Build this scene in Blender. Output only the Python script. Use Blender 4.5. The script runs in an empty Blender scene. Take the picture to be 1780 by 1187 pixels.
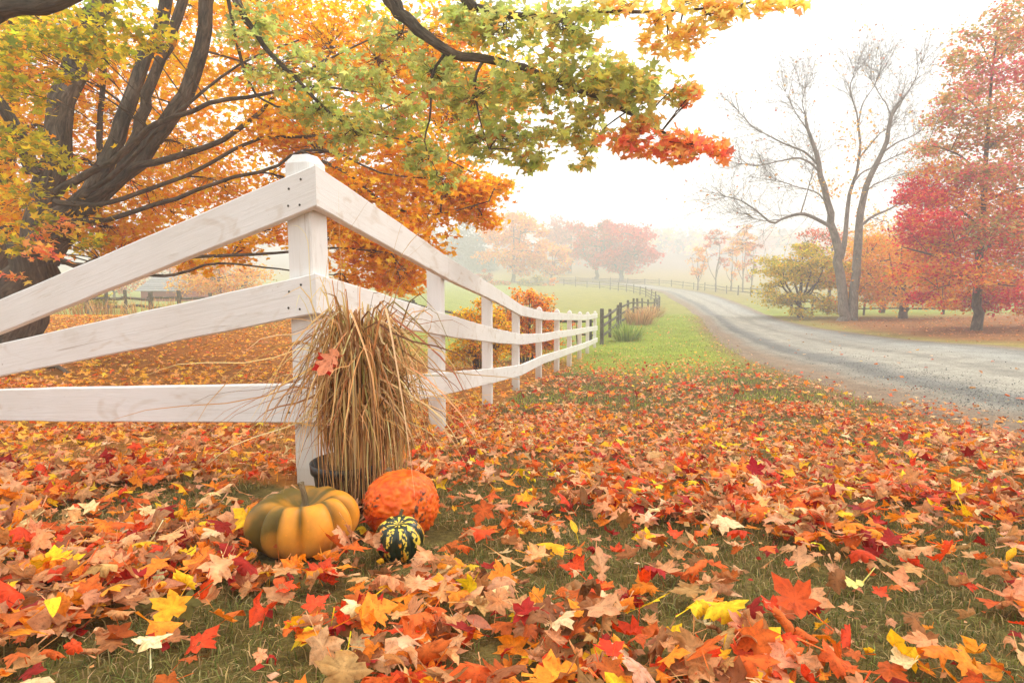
import bpy, math, random
import numpy as np
from mathutils import Matrix, Vector
from mathutils import noise as mnoise

R = np.random.default_rng(11)
random.seed(5)
SC = bpy.context.scene
COL = SC.collection

# ------------------------------------------------------------------ camera, sky, sun, exposure
EYE = 1.0
PITCH = math.radians(5.95)
FPX = 1088.0                                    # focal length in the photo's own pixels (22 mm on 36 mm)
cam_d = bpy.data.cameras.new('camera')
cam = bpy.data.objects.new('camera', cam_d)
COL.objects.link(cam)
cam.location = (0, 0, EYE)
cam.rotation_euler = (math.pi / 2 - PITCH, 0, 0)
cam_d.sensor_width = 36.0
cam_d.lens = 22.0
cam_d.clip_start = 0.05
cam_d.clip_end = 3000
SC.camera = cam

SUN_EL, SUN_AZ = math.radians(48), math.radians(60)       # azimuth measured from +Y towards +X
world = bpy.data.worlds.new('World')
SC.world = world
world.use_nodes = True
wt = world.node_tree
wt.nodes.clear()
w_out = wt.nodes.new('ShaderNodeOutputWorld')
w_bg = wt.nodes.new('ShaderNodeBackground')
w_sky = wt.nodes.new('ShaderNodeTexSky')
w_sky.sky_type = 'NISHITA'
w_sky.sun_disc = False
w_sky.sun_elevation = SUN_EL
w_sky.sun_rotation = SUN_AZ
w_sky.dust_density = 4.0
w_sky.air_density = 1.0
w_mix = wt.nodes.new('ShaderNodeMix')                      # overcast: the cloud layer hides most of the blue
w_mix.data_type = 'RGBA'
w_mix.inputs[0].default_value = 0.86
w_mix.inputs[7].default_value = (14.8, 14.75, 14.6, 1)
wt.links.new(w_sky.outputs[0], w_mix.inputs[6])
wt.links.new(w_mix.outputs[2], w_bg.inputs[0])
w_bg.inputs[1].default_value = 0.12
wt.links.new(w_bg.outputs[0], w_out.inputs[0])

sun_d = bpy.data.lights.new('sun', 'SUN')
sun_d.energy = 1.5
sun_d.angle = math.radians(20)
sun_d.color = (1.0, 0.95, 0.87)
sun = bpy.data.objects.new('sun', sun_d)
COL.objects.link(sun)
sd = Vector((math.sin(SUN_AZ) * math.cos(SUN_EL), math.cos(SUN_AZ) * math.cos(SUN_EL), math.sin(SUN_EL)))
sun.rotation_euler = sd.to_track_quat('Z', 'Y').to_euler()
sun.location = (20, -10, 30)

SC.view_settings.view_transform = 'Standard'
SC.view_settings.look = 'None'
SC.view_settings.gamma = 1.0
SC.view_settings.use_curve_mapping = False
SC.view_settings.exposure = 0.34
SC.render.engine = 'CYCLES'
cy = SC.cycles
cy.use_denoising = True
cy.max_bounces = 7
cy.diffuse_bounces = 3
cy.glossy_bounces = 2
cy.transmission_bounces = 4
cy.transparent_max_bounces = 4
cy.volume_bounces = 2
cy.caustics_reflective = False
cy.caustics_refractive = False

# ------------------------------------------------------------------ helpers
CP, SP = math.cos(PITCH), math.sin(PITCH)


def lin(r, g=None, b=None, k=1.0):
    c = np.array([r, g, b], float) / 255.0
    return np.where(c <= 0.04045, c / 12.92, ((c + 0.055) / 1.055) ** 2.4) * k


def direction(px, py):
    x = (px - 890.0) / FPX
    y = (593.5 - py) / FPX
    return np.array([x, CP + y * SP, -SP + y * CP])


def at(px, py, Y):
    d = direction(px, py)
    return np.array([0, 0, EYE]) + d * (Y / d[1])


def vhash(ix, iy, seed):
    h = (ix.astype(np.int64) * 374761393 + iy.astype(np.int64) * 668265263 + seed * 1442695041) & 0xFFFFFFFF
    h = ((h ^ (h >> 13)) * 1274126177) & 0xFFFFFFFF
    return ((h ^ (h >> 16)) & 0xFFFF) / 65535.0


def vnoise(x, y, seed=0):
    x = np.asarray(x, float); y = np.asarray(y, float)
    ix, iy = np.floor(x), np.floor(y)
    fx, fy = x - ix, y - iy
    fx = fx * fx * (3 - 2 * fx); fy = fy * fy * (3 - 2 * fy)
    a = vhash(ix, iy, seed); b = vhash(ix + 1, iy, seed)
    c = vhash(ix, iy + 1, seed); d = vhash(ix + 1, iy + 1, seed)
    return (a * (1 - fx) + b * fx) * (1 - fy) + (c * (1 - fx) + d * fx) * fy


def fbm(x, y, seed=0, o=3):
    s, a, t = 0, 1.0, 0
    for k in range(o):
        s = s + a * vnoise(x * 2 ** k, y * 2 ** k, seed + k); t += a; a *= .5
    return s / t


def sstep(a, b, x):
    t = np.clip((np.asarray(x, float) - a) / (b - a), 0, 1)
    return t * t * (3 - 2 * t)


PK = np.array([(-60, -.1), (-6, -.22), (0, -.5), (1, -.605), (2.1, -.733), (4, -1.04), (6, -1.275), (8.1, -1.49), (10.1, -1.67), (11.8, -1.82),
               (13.4, -1.945), (15.3, -2.04), (17.4, -2.16), (20, -2.27), (24, -2.32), (27, -2.34), (32, -2.4), (36, -2.48), (42, -2.8), (47, -2.98), (52, -3.0),
               (60, -2.82), (66, -2.65), (75, -2.45), (84, -2.3), (97, -2.1), (110, -1.75), (125, -1.35), (135, -.9), (160, .4),
               (200, 3), (260, 8.5), (330, 15), (420, 21), (700, 26)])
_py = np.concatenate([np.arange(-60, 160, .25), np.arange(160, 700, 2.0)])
_pz = np.interp(_py, PK[:, 0], PK[:, 1])
_k = np.ones(5) / 5
_pz[:880] = np.convolve(np.pad(_pz[:880], 2, 'edge'), _k, 'valid')
FK = np.array([(0, 1), (12, 1), (21, .7), (30, .42), (45, .3), (80, .1), (130, 0)])
AK = np.array([(2, 0), (5, .2), (8.5, .5), (12, .82), (15, 1.06), (19, 1.0), (24, .85), (40, .9), (70, .6), (120, 0)])


def T(x, y):
    """Height of the ground."""
    x = np.asarray(x, float); y = np.asarray(y, float)
    z = np.interp(y, _py, _pz)
    r = np.clip(x - 2.6, 0, 24)
    z = z + .05 * np.where(r < 1, r * r * .5, r - .5) * np.interp(y, FK[:, 0], FK[:, 1])
    z = z + sstep(-1.2, -6.5, x) * np.interp(y, AK[:, 0], AK[:, 1])
    z = z + .02 * (vnoise(x * 1.3, y * 1.3, 3) - .5) * sstep(0, 2, np.abs(x) + y)
    return z + EYE


def hit(px, py):
    d = direction(px, py)
    t = .3
    while t < 400:
        p = np.array([0, 0, EYE]) + d * t
        if p[2] <= T(p[0], p[1]):
            lo, hi = t / 1.02, t
            for _ in range(20):
                m = (lo + hi) / 2
                p = np.array([0, 0, EYE]) + d * m
                if p[2] <= T(p[0], p[1]): hi = m
                else: lo = m
            return p
        t *= 1.02
    return p


class Geo:
    """Collects verts / tris / quads with a colour and a texture vector per vertex; build() links them as ONE mesh object."""
    def __init__(self):
        self.v, self.t, self.q, self.c, self.w, self.n = [], [], [], [], [], 0

    def add(self, V, tris=None, quads=None, col=None, uvw=None):
        V = np.asarray(V, float).reshape(-1, 3)
        m = len(V)
        self.v.append(V)
        if tris is not None and len(tris): self.t.append(np.asarray(tris, np.int64).reshape(-1, 3) + self.n)
        if quads is not None and len(quads): self.q.append(np.asarray(quads, np.int64).reshape(-1, 4) + self.n)
        c = np.ones((m, 3)) if col is None else np.broadcast_to(np.asarray(col, float), (m, 3))
        self.c.append(c)
        self.w.append(V if uvw is None else np.asarray(uvw, float))
        self.n += m

    def mesh(self, name, mat, smooth=True):
        V = np.concatenate(self.v)
        t = np.concatenate(self.t) if self.t else np.zeros((0, 3), np.int64)
        q = np.concatenate(self.q) if self.q else np.zeros((0, 4), np.int64)
        me = bpy.data.meshes.new(name)
        me.vertices.add(len(V)); me.vertices.foreach_set('co', V.astype(np.float32).ravel())
        idx = np.concatenate([t.ravel(), q.ravel()]).astype(np.int32)
        me.loops.add(len(idx)); me.loops.foreach_set('vertex_index', idx)
        nf = len(t) + len(q)
        me.polygons.add(nf)
        st = np.concatenate([np.arange(len(t)) * 3, len(t) * 3 + np.arange(len(q)) * 4]).astype(np.int32)
        me.polygons.foreach_set('loop_start', st)
        me.polygons.foreach_set('use_smooth', np.full(nf, smooth))
        a = me.attributes.new('Col', 'FLOAT_COLOR', 'POINT')
        c4 = np.ones((len(V), 4), np.float32); c4[:, :3] = np.concatenate(self.c)
        a.data.foreach_set('color', c4.ravel())
        a = me.attributes.new('tex', 'FLOAT_VECTOR', 'POINT')
        a.data.foreach_set('vector', np.concatenate(self.w).astype(np.float32).ravel())
        me.update(calc_edges=True)
        if mat is not None: me.materials.append(mat)
        return me

    def build(self, name, mat, parent=None, smooth=True):
        o = bpy.data.objects.new(name, self.mesh(name, mat, smooth))
        COL.objects.link(o)
        if parent is not None:
            o.parent = parent
            o.matrix_parent_inverse = parent.matrix_world.inverted() if parent.type != 'EMPTY' else Matrix.Translation(-Vector(parent.location))
        return o


def tag(o, label=None, cat=None, group=None, kind=None):
    if label: o['label'] = label
    if cat: o['category'] = cat
    if group: o['group'] = group
    if kind: o['kind'] = kind
    return o


def empty(name, loc, label, cat, group=None):
    o = bpy.data.objects.new(name, None)
    o.empty_display_size = .1
    COL.objects.link(o)
    o.location = Vector([float(v) for v in loc])
    return tag(o, label, cat, group)


def bez(P, n):
    """Catmull-Rom through the points P."""
    P = np.asarray(P, float)
    if len(P) == 2: return P[0] + (P[1] - P[0]) * np.linspace(0, 1, n)[:, None]
    Q = np.vstack([2 * P[0] - P[1], P, 2 * P[-1] - P[-2]])
    u = np.linspace(0, len(P) - 1 - 1e-9, n)
    i = u.astype(int); f = (u - i)[:, None]
    a, b, c, d = Q[i], Q[i + 1], Q[i + 2], Q[i + 3]
    return .5 * (2 * b + (c - a) * f + (2 * a - 5 * b + 4 * c - d) * f ** 2 + (3 * b - a - 3 * c + d) * f ** 3)


def tube(g, P, rad, sides=6, col=None, lump=0.0):
    P = np.asarray(P, float); n = len(P)
    rad = np.broadcast_to(np.asarray(rad, float), (n,))
    tg = np.gradient(P, axis=0)
    tg /= np.linalg.norm(tg, axis=1)[:, None] + 1e-9
    ref = np.eye(3)[np.argmin(np.max(np.abs(tg), axis=0))]
    a = np.cross(tg, ref); a /= np.linalg.norm(a, axis=1)[:, None] + 1e-9
    b = np.cross(tg, a)
    th = np.arange(sides) * 2 * math.pi / sides
    rr = rad[:, None] * np.ones(sides)
    if lump: rr = rr * (1 + lump * (R.random((n, sides)) - .5))
    V = P[:, None, :] + rr[:, :, None] * (np.cos(th)[None, :, None] * a[:, None, :] + np.sin(th)[None, :, None] * b[:, None, :])
    ln = np.concatenate([[0], np.cumsum(np.linalg.norm(np.diff(P, axis=0), axis=1))])
    W = np.stack([rad[:, None] * np.cos(th), rad[:, None] * np.sin(th), ln[:, None] + 0 * th], -1) + R.random(3) * 20
    i = np.arange(n - 1)[:, None] * sides; j = np.arange(sides)[None, :]; k = (j + 1) % sides
    q = np.stack([i + j, i + k, i + sides + k, i + sides + j], -1).reshape(-1, 4)
    g.add(V.reshape(-1, 3), quads=q, col=col, uvw=W.reshape(-1, 3))


def box_verts(x0, x1, y0, y1, z0, z1):
    return np.array([(x, y, z) for z in (z0, z1) for x, y in ((x0, y0), (x1, y0), (x1, y1), (x0, y1))], float)


BOXQ = np.array([(0, 3, 2, 1), (4, 5, 6, 7), (0, 1, 5, 4), (1, 2, 6, 5), (2, 3, 7, 6), (3, 0, 4, 7)])


# ------------------------------------------------------------------ materials
def new_mat(name):
    m = bpy.data.materials.new(name)
    m.use_nodes = True
    nt = m.node_tree
    bs = nt.nodes['Principled BSDF']
    return m, nt, bs


def N(nt, typ, **kw):
    n = nt.nodes.new(typ)
    for k, v in kw.items():
        if k.startswith('i_'):
            n.inputs[int(k[2:])].default_value = v
        else:
            setattr(n, k, v)
    return n


def attr(nt, name, vec=False):
    n = nt.nodes.new('ShaderNodeAttribute'); n.attribute_name = name
    return n.outputs['Vector' if vec else 'Color']


def noise_n(nt, vec, scale, detail=3, rough=.6, stretch=None, dist=0):
    if stretch is not None:
        mp = nt.nodes.new('ShaderNodeMapping'); mp.inputs['Scale'].default_value = stretch
        nt.links.new(vec, mp.inputs['Vector']); vec = mp.outputs[0]
    n = nt.nodes.new('ShaderNodeTexNoise')
    n.inputs['Scale'].default_value = scale; n.inputs['Detail'].default_value = detail
    n.inputs['Roughness'].default_value = rough; n.inputs['Distortion'].default_value = dist
    nt.links.new(vec, n.inputs['Vector'])
    return n.outputs['Fac']


def ramp(nt, fac, stops):
    n = nt.nodes.new('ShaderNodeValToRGB')
    e = n.color_ramp.elements
    while len(e) < len(stops): e.new(.5)
    for s, (p, c) in zip(e, stops):
        s.position = p; s.color = (*c, 1) if len(c) == 3 else c
    nt.links.new(fac, n.inputs[0])
    return n.outputs[0]


def mix(nt, a, b, fac, mode='MIX'):
    n = nt.nodes.new('ShaderNodeMix'); n.data_type = 'RGBA'; n.blend_type = mode; n.clamp_factor = True
    for sock, v in ((n.inputs[0], fac), (n.inputs[6], a), (n.inputs[7], b)):
        if isinstance(v, (int, float)): sock.default_value = v
        elif isinstance(v, (tuple, list, np.ndarray)): sock.default_value = (*[float(q) for q in v][:3], 1)
        else: nt.links.new(v, sock)
    return n.outputs[2]


def bump(nt, bs, h, strength=.5, dist=.01):
    n = nt.nodes.new('ShaderNodeBump'); n.inputs['Strength'].default_value = strength; n.inputs['Distance'].default_value = dist
    nt.links.new(h, n.inputs['Height']); nt.links.new(n.outputs[0], bs.inputs['Normal'])
    return n


def leaf_material(name, trans=.4, rough=.5, spots=True, spec=.3, tboost=1.15):
    m, nt, bs = new_mat(name)
    c = attr(nt, 'Col')
    if spots:
        w = attr(nt, 'tex', True)
        f = noise_n(nt, w, 9, 4, .7)
        c = mix(nt, c, ramp(nt, f, [(.26, (.5, .4, .34)), (.46, (1, 1, 1)), (.8, (1.2, 1.18, 1.12))]), 1.0, 'MULTIPLY')
        f3 = noise_n(nt, w, 2.6, 3, .6)
        c = mix(nt, c, ramp(nt, f3, [(.34, (.98, .82, .66)), (.52, (1.08, 1.08, 1.08))]), 1.0, 'MULTIPLY')
        f2 = noise_n(nt, w, 55, 2, .5)
        c = mix(nt, c, ramp(nt, f2, [(.27, (.3, .2, .15)), (.36, (1, 1, 1))]), .8, 'MULTIPLY')
    nt.links.new(c, bs.inputs['Base Color'])
    bs.inputs['Roughness'].default_value = rough
    bs.inputs['Specular IOR Level'].default_value = spec
    tr = nt.nodes.new('ShaderNodeBsdfTranslucent')
    hs = nt.nodes.new('ShaderNodeHueSaturation'); hs.inputs['Saturation'].default_value = 1.02; hs.inputs['Value'].default_value = tboost
    nt.links.new(c, hs.inputs['Color']); nt.links.new(hs.outputs[0], tr.inputs['Color'])
    mx = nt.nodes.new('ShaderNodeMixShader'); mx.inputs[0].default_value = trans
    nt.links.new(bs.outputs[0], mx.inputs[1]); nt.links.new(tr.outputs[0], mx.inputs[2])
    nt.links.new(mx.outputs[0], nt.nodes['Material Output'].inputs['Surface'])
    return m


def bark_material(name, c0, c1, c2, sc=1.0):
    m, nt, bs = new_mat(name)
    w = attr(nt, 'tex', True)
    f = noise_n(nt, w, 17 * sc, 6, .7, (1, 1, .22), 1.1)
    f2 = noise_n(nt, w, 2.2 * sc, 3, .6)
    c = ramp(nt, f, [(.32, c0), (.52, c1), (.7, c2)])
    c = mix(nt, c, ramp(nt, f2, [(.35, (.7, .72, .68)), (.65, (1.15, 1.12, 1.08))]), 1, 'MULTIPLY')
    nt.links.new(c, bs.inputs['Base Color'])
    bs.inputs['Roughness'].default_value = .9
    bs.inputs['Specular IOR Level'].default_value = .15
    bump(nt, bs, f, .9, .03)
    return m


def vcol_material(name, rough=.8, spec=.2, nscale=6, amt=.35, bumpd=0):
    m, nt, bs = new_mat(name)
    c = attr(nt, 'Col'); w = attr(nt, 'tex', True)
    f = noise_n(nt, w, nscale, 5, .65)
    c = mix(nt, c, ramp(nt, f, [(.3, (1 - amt,) * 3), (.7, (1 + amt,) * 3)]), 1, 'MULTIPLY')
    nt.links.new(c, bs.inputs['Base Color'])
    bs.inputs['Roughness'].default_value = rough; bs.inputs['Specular IOR Level'].default_value = spec
    if bumpd: bump(nt, bs, f, .7, bumpd)
    return m


M_LEAF = leaf_material('fallen_leaf', .25, .6, True, .16)
M_CANOPY = leaf_material('canopy_leaf', .6, .6, False, .12, 1.36)
M_FARLEAF = leaf_material('far_leaf', .55, .7, False, .06, 1.22)
M_STRAW = leaf_material('dry_straw', .25, .55, False, .25, 1.0)
M_BLADE = leaf_material('grass_blade', .35, .6, False, .2, 1.1)
M_BARK = bark_material('maple_bark', (.03, .022, .015), (.12, .092, .066), (.24, .19, .145))
M_BARKG = bark_material('grey_bark', (.11, .095, .082), (.25, .215, .185), (.36, .315, .275))
M_WOOD = bark_material('weathered_rail', (.055, .048, .04), (.15, .132, .112), (.25, .225, .2), 1.6)
M_WOODD = bark_material('dark_rail', (.03, .026, .02), (.075, .062, .05), (.13, .11, .09), 1.6)

# white painted timber
M_PAINT, nt, bs = new_mat('white_fence_paint')
w = attr(nt, 'tex', True)
fg = noise_n(nt, w, 18, 6, .7, (.16, 1, 3.0), 1.4)
fk = noise_n(nt, w, 5.0, 2, .5, (.5, 1, 1.3), 2.5)
fs = noise_n(nt, w, 2.0, 4, .6)
fd = noise_n(nt, w, 70, 2, .5, (.6, 1, 1))
c = ramp(nt, fg, [(.27, (.60, .55, .49)), (.37, (.78, .76, .725)), (.7, (.83, .81, .78))])
c = mix(nt, c, ramp(nt, fk, [(.28, (.82, .75, .67)), (.42, (1, 1, 1))]), .8, 'MULTIPLY')
c = mix(nt, c, ramp(nt, fs, [(.3, (.92, .90, .87)), (.6, (1, 1, 1))]), .9, 'MULTIPLY')
c = mix(nt, c, attr(nt, 'Col'), 1, 'MULTIPLY')
fc = noise_n(nt, w, 26, 3, .6, (.045, .6, 2.2), .8)
c = mix(nt, c, ramp(nt, fc, [(.27, (.55, .47, .40)), (.335, (1, 1, 1))]), .75, 'MULTIPLY')
fw = noise_n(nt, w, 7, 4, .6, (.5, 1, .8), .4)
c = mix(nt, c, ramp(nt, fw, [(.30, (.80, .74, .66)), (.40, (1, 1, 1))]), .55, 'MULTIPLY')
c = mix(nt, c, ramp(nt, fd, [(.19, (.35, .26, .19)), (.25, (1, 1, 1))]), .8, 'MULTIPLY')
nt.links.new(c, bs.inputs['Base Color'])
bs.inputs['Roughness'].default_value = .6
bs.inputs['Specular IOR Level'].default_value = .3
bump(nt, bs, fg, .35, .006)

M_NAIL, nt, bs = new_mat('nail_steel')
bs.inputs['Base Color'].default_value = (.05, .06, .045, 1); bs.inputs['Roughness'].default_value = .7
nt.links.new(ramp(nt, noise_n(nt, attr(nt, 'tex', True), 300, 2), [(.3, (.03, .03, .025)), (.7, (.09, .085, .06))]), bs.inputs['Base Color'])

# ground: vertex pigment + fine noise
M_GROUND, nt, bs = new_mat('ground_cover')
gc = attr(nt, 'Col'); gw = attr(nt, 'tex', True)
f1 = noise_n(nt, gw, 1.1, 5, .65); f2 = noise_n(nt, gw, 14, 5, .75); f3 = noise_n(nt, gw, 90, 3, .7)
c = mix(nt, gc, ramp(nt, f1, [(.3, (.72, .76, .66)), (.7, (1.25, 1.2, 1.2))]), 1, 'MULTIPLY')
c = mix(nt, c, ramp(nt, f2, [(.3, (.6, .6, .55)), (.7, (1.4, 1.35, 1.3))]), 1, 'MULTIPLY')
c = mix(nt, c, ramp(nt, f3, [(.3, (.6, .6, .6)), (.7, (1.4, 1.4, 1.35))]), 1, 'MULTIPLY')
nt.links.new(c, bs.inputs['Base Color'])
bs.inputs['Roughness'].default_value = .95; bs.inputs['Specular IOR Level'].default_value = .1
bump(nt, bs, f2, .8, .03)

# road: tex.x = across 0..1 (near edge to far edge), tex.y = along in metres, tex.z = metres across
M_ROAD, nt, bs = new_mat('gravel_road')
rw = attr(nt, 'tex', True)
geo = nt.nodes.new('ShaderNodeNewGeometry').outputs['Position']
sep = nt.nodes.new('ShaderNodeSeparateXYZ'); nt.links.new(rw, sep.inputs[0])
wob = noise_n(nt, geo, .5, 4, .65)
ma = N(nt, 'ShaderNodeMath', operation='MULTIPLY_ADD'); ma.inputs[1].default_value = .16; nt.links.new(wob, ma.inputs[0])
sub = N(nt, 'ShaderNodeMath', operation='SUBTRACT'); sub.inputs[1].default_value = .08
nt.links.new(sep.outputs[0], sub.inputs[0]); nt.links.new(sub.outputs[0], ma.inputs[2])
across = ma.outputs[0]
pale, mid_, dark_, dirt = (.36, .332, .275), (.28, .255, .21), (.165, .158, .142), (.26, .185, .125)
c = ramp(nt, across, [(.0, dirt), (.10, mid_), (.15, dark_), (.22, (.2, .193, .175)), (.31, pale), (.47, (.385, .355, .295)), (.55, (.28, .258, .215)), (.62, (.36, .333, .278)),
                      (.8, (.345, .337, .305)), (.92, (.24, .23, .205)), (1.0, dirt)])
frs = noise_n(nt, rw, 1.0, 5, .7, (22, .35, 1))
c = mix(nt, c, ramp(nt, frs, [(.3, (.80, .80, .80)), (.7, (1.16, 1.16, 1.15))]), 1, 'MULTIPLY')
fr = noise_n(nt, geo, 1.8, 5, .7); fr2 = noise_n(nt, geo, 45, 3, .75)
vor = N(nt, 'ShaderNodeTexVoronoi'); vor.inputs['Scale'].default_value = 60; nt.links.new(geo, vor.inputs['Vector'])
c = mix(nt, c, ramp(nt, fr, [(.32, (.78, .78, .77)), (.66, (1.12, 1.12, 1.1))]), 1, 'MULTIPLY')
c = mix(nt, c, ramp(nt, fr2, [(.3, (.6, .6, .58)), (.68, (1.3, 1.3, 1.28))]), 1, 'MULTIPLY')
c = mix(nt, c, ramp(nt, vor.outputs['Color'], [(.2, (.7, .7, .7)), (.8, (1.25, 1.25, 1.25))]), .7, 'MULTIPLY')
nt.links.new(c, bs.inputs['Base Color'])
bs.inputs['Roughness'].default_value = .9; bs.inputs['Specular IOR Level'].default_value = .2
bump(nt, bs, fr2, .6, .012)

M_STONE = vcol_material('gravel_stone', .85, .25, 40, .3)
M_WALL = vcol_material('painted_wall', .8, .2, 8, .12)
M_SHRUBSTEM = bark_material('shrub_stem', (.04, .028, .02), (.1, .075, .055), (.16, .12, .09))

# ------------------------------------------------------------------ leaf shapes
_half = [(0, 0), (.13, -.07), (.37, -.09), (.32, .08), (.26, .15), (.41, .20), (.63, .41), (.46, .44), (.41, .56), (.21, .50), (.26, .68), (.15, .76), (0, 1.0)]
_vh = [.9, .3, .9, .3, .0, .4, 1, .4, .5, .0, .5, .5, 1]
OUT_HI = np.array(_half + [(-x, y) for x, y in _half[-2:0:-1]])
VEIN_HI = np.array(_vh + _vh[-2:0:-1])
_half_lo = [(0, 0), (.36, -.08), (.27, .15), (.62, .41), (.22, .50), (0, 1.0)]
OUT_LO = np.array(_half_lo + [(-x, y) for x, y in _half_lo[-2:0:-1]])
VEIN_LO = np.array([.9, .9, 0, 1, 0, 1, 0, 1, 0, .9])
_half_oak = [(0, 0), (.14, .06), (.20, .16), (.10, .22), (.30, .36), (.38, .44), (.17, .48), (.14, .54), (.34, .66), (.36, .76), (.16, .75), (.16, .84), (.14, .93), (0, 1.05)]
OUT_OAK = np.array(_half_oak + [(-x, y) for x, y in _half_oak[-2:0:-1]])
VEIN_OAK = np.array([.8] * len(OUT_OAK))


def template(outline, vein, rings=2, stem=True):
    c = np.array([0, .3])
    n = len(outline)
    V, vn, tris = [c], [1.0], []
    if rings == 2:
        inner = c + (outline - c) * .52
        V += list(inner); vn += list(vein * .8 + .1)
        for i in range(n): tris.append((0, 1 + i, 1 + (i + 1) % n))
        V += list(outline); vn += list(vein * .9)
        for i in range(n):
            a, b = 1 + i, 1 + (i + 1) % n
            tris += [(a, a + n, b + n), (a, b + n, b)]
    else:
        V += list(outline); vn += list(vein)
        for i in range(n): tris.append((0, 1 + i, 1 + (i + 1) % n))
    V = np.array(V)
    if stem:
        k = len(V)
        V = np.vstack([V, [(-.012, .04), (.012, .04), (.014, -.62), (-.008, -.62)]])
        vn += [1.6, 1.6, 1.6, 1.6]
        tris += [(k, k + 2, k + 1), (k, k + 3, k + 2)]
    V = np.column_stack([V, np.zeros(len(V))])
    V[:, 1] -= .35
    return V, np.array(tris), np.array(vn)


L_HI = template(OUT_HI, VEIN_HI, 2)
L_MID = template(OUT_LO, VEIN_LO, 2)
L_LO = template(OUT_LO, VEIN_LO, 1)
L_CAN = template(OUT_LO, VEIN_LO, 1, False)
L_OAK = template(OUT_OAK, VEIN_OAK, 2)
_half_oval = [(0, 0), (.12, .1), (.23, .3), (.25, .5), (.18, .75), (.09, .9), (0, 1.02)]
OUT_OVAL = np.array(_half_oval + [(-x, y) for x, y in _half_oval[-2:0:-1]])
L_OVAL = template(OUT_OVAL, np.full(len(OUT_OVAL), .5), 2)
L_KITE = (np.array([(0, -.4, 0), (.42, 0, .06), (0, .55, 0), (-.42, .05, .06)]), np.array([(0, 1, 2), (0, 2, 3)]), np.array([.8, .3, 1, .3]))


def bend(V, phi, k):
    """Rolls every leaf (L,N,3) round an in-plane axis: phi = axis angle, k = curvature."""
    c, s = np.cos(phi)[:, None], np.sin(phi)[:, None]
    x = V[..., 0] * c + V[..., 1] * s
    y = -V[..., 0] * s + V[..., 1] * c
    z = V[..., 2]
    k = np.where(np.abs(k) < 1e-3, 1e-3, k)[:, None]
    r = 1 / k - z
    x2 = r * np.sin(k * x); z2 = 1 / k - r * np.cos(k * x)
    return np.stack([x2 * c - y * s, x2 * s + y * c, z2], -1)


def rot(yaw, tilt, tdir):
    """(L,3,3): yaw about Z then tilt by tilt about the horizontal axis at angle tdir."""
    cz, sz = np.cos(yaw), np.sin(yaw); z = np.zeros_like(cz); o = np.ones_like(cz)
    A = np.stack([np.stack([cz, -sz, z], -1), np.stack([sz, cz, z], -1), np.stack([z, z, o], -1)], -2)
    ux, uy = np.cos(tdir), np.sin(tdir)
    ct, st = np.cos(tilt), np.sin(tilt)
    B = np.stack([np.stack([ct + ux * ux * (1 - ct), ux * uy * (1 - ct), uy * st], -1),
                  np.stack([ux * uy * (1 - ct), ct + uy * uy * (1 - ct), -ux * st], -1),
                  np.stack([-uy * st, ux * st, ct], -1)], -2)
    return B @ A


def leaves(tpl, pos, size, col, curl, tilt_s, ground=False, rough=.0, tilt_mean=0.0):
    """Leaf vertices (L,N,3), triangles, colours (L,N,3), texture vectors."""
    V0, tr, vn = tpl
    L = len(pos); n = len(V0)
    V = np.broadcast_to(V0, (L, n, 3)).copy()
    V[..., 0] *= R.uniform(.72, 1.08, (L, 1))
    if ground: curl = curl * np.where(R.random(L) < .34, 2.1, 1.0)
    if rough: V[..., 2] += rough * R.normal(size=(L, n)) * np.linalg.norm(V0[:, :2], axis=1)
    V = bend(V, R.random(L) * 6.28, R.normal(size=L) * curl)
    V = bend(V, R.random(L) * 6.28, R.normal(size=L) * curl * .7)
    Q = rot(R.random(L) * 6.28, tilt_mean + R.normal(size=L) * tilt_s, R.random(L) * 6.28)
    V = np.einsum('lij,lnj->lni', Q, V) * size[:, None, None]
    if ground:
        V[..., 2] -= V[..., 2].min(axis=1)[:, None] * .8
    V = V + pos[:, None, :]
    f = .86 + .30 * vn
    C = col[:, None, :] * f[None, :, None] * (1 + .12 * R.normal(size=(L, n, 1)))
    C = np.clip(C, .004, .95)
    W = np.broadcast_to(V0, (L, n, 3)) + R.random((L, 1, 3)) * 60
    return V, tr, C, W


def add_leaves(g, *a, **k):
    V, tr, C, W = leaves(*a, **k)
    L, n = V.shape[:2]
    t = (tr[None] + (np.arange(L) * n)[:, None, None]).reshape(-1, 3)
    g.add(V.reshape(-1, 3), tris=t, col=C.reshape(-1, 3), uvw=W.reshape(-1, 3))


def pal(names, L, jit=.16):
    """Random pigments: names = [(weight, linear rgb), ...]."""
    w = np.array([q[0] for q in names], float); w /= w.sum()
    c = np.array([q[1] for q in names])[R.choice(len(names), L, p=w)]
    return np.clip(c * (1 + jit * R.normal(size=(L, 1))) * (1 + .07 * R.normal(size=(L, 3))), .005, .9)


TAN, PEACH, CREAM = lin(198, 142, 94), lin(218, 158, 112), lin(230, 192, 144)
ORANGE, RED, DKRED, YEL, BROWN, RUST = lin(238, 140, 42), lin(218, 74, 36), lin(156, 40, 32), lin(246, 190, 40), lin(142, 94, 56), lin(200, 98, 40)
FRONT = [(24, TAN), (19, PEACH), (7, CREAM), (17, ORANGE), (9, RED), (7, DKRED), (6, YEL), (9, BROWN), (17, RUST)]
LEFTP = [(22, lin(226, 158, 70)), (22, lin(236, 168, 58)), (12, lin(212, 130, 56)), (16, lin(216, 160, 102)), (10, lin(244, 192, 70)), (6, lin(160, 98, 48)), (3, lin(214, 96, 42))]

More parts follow.
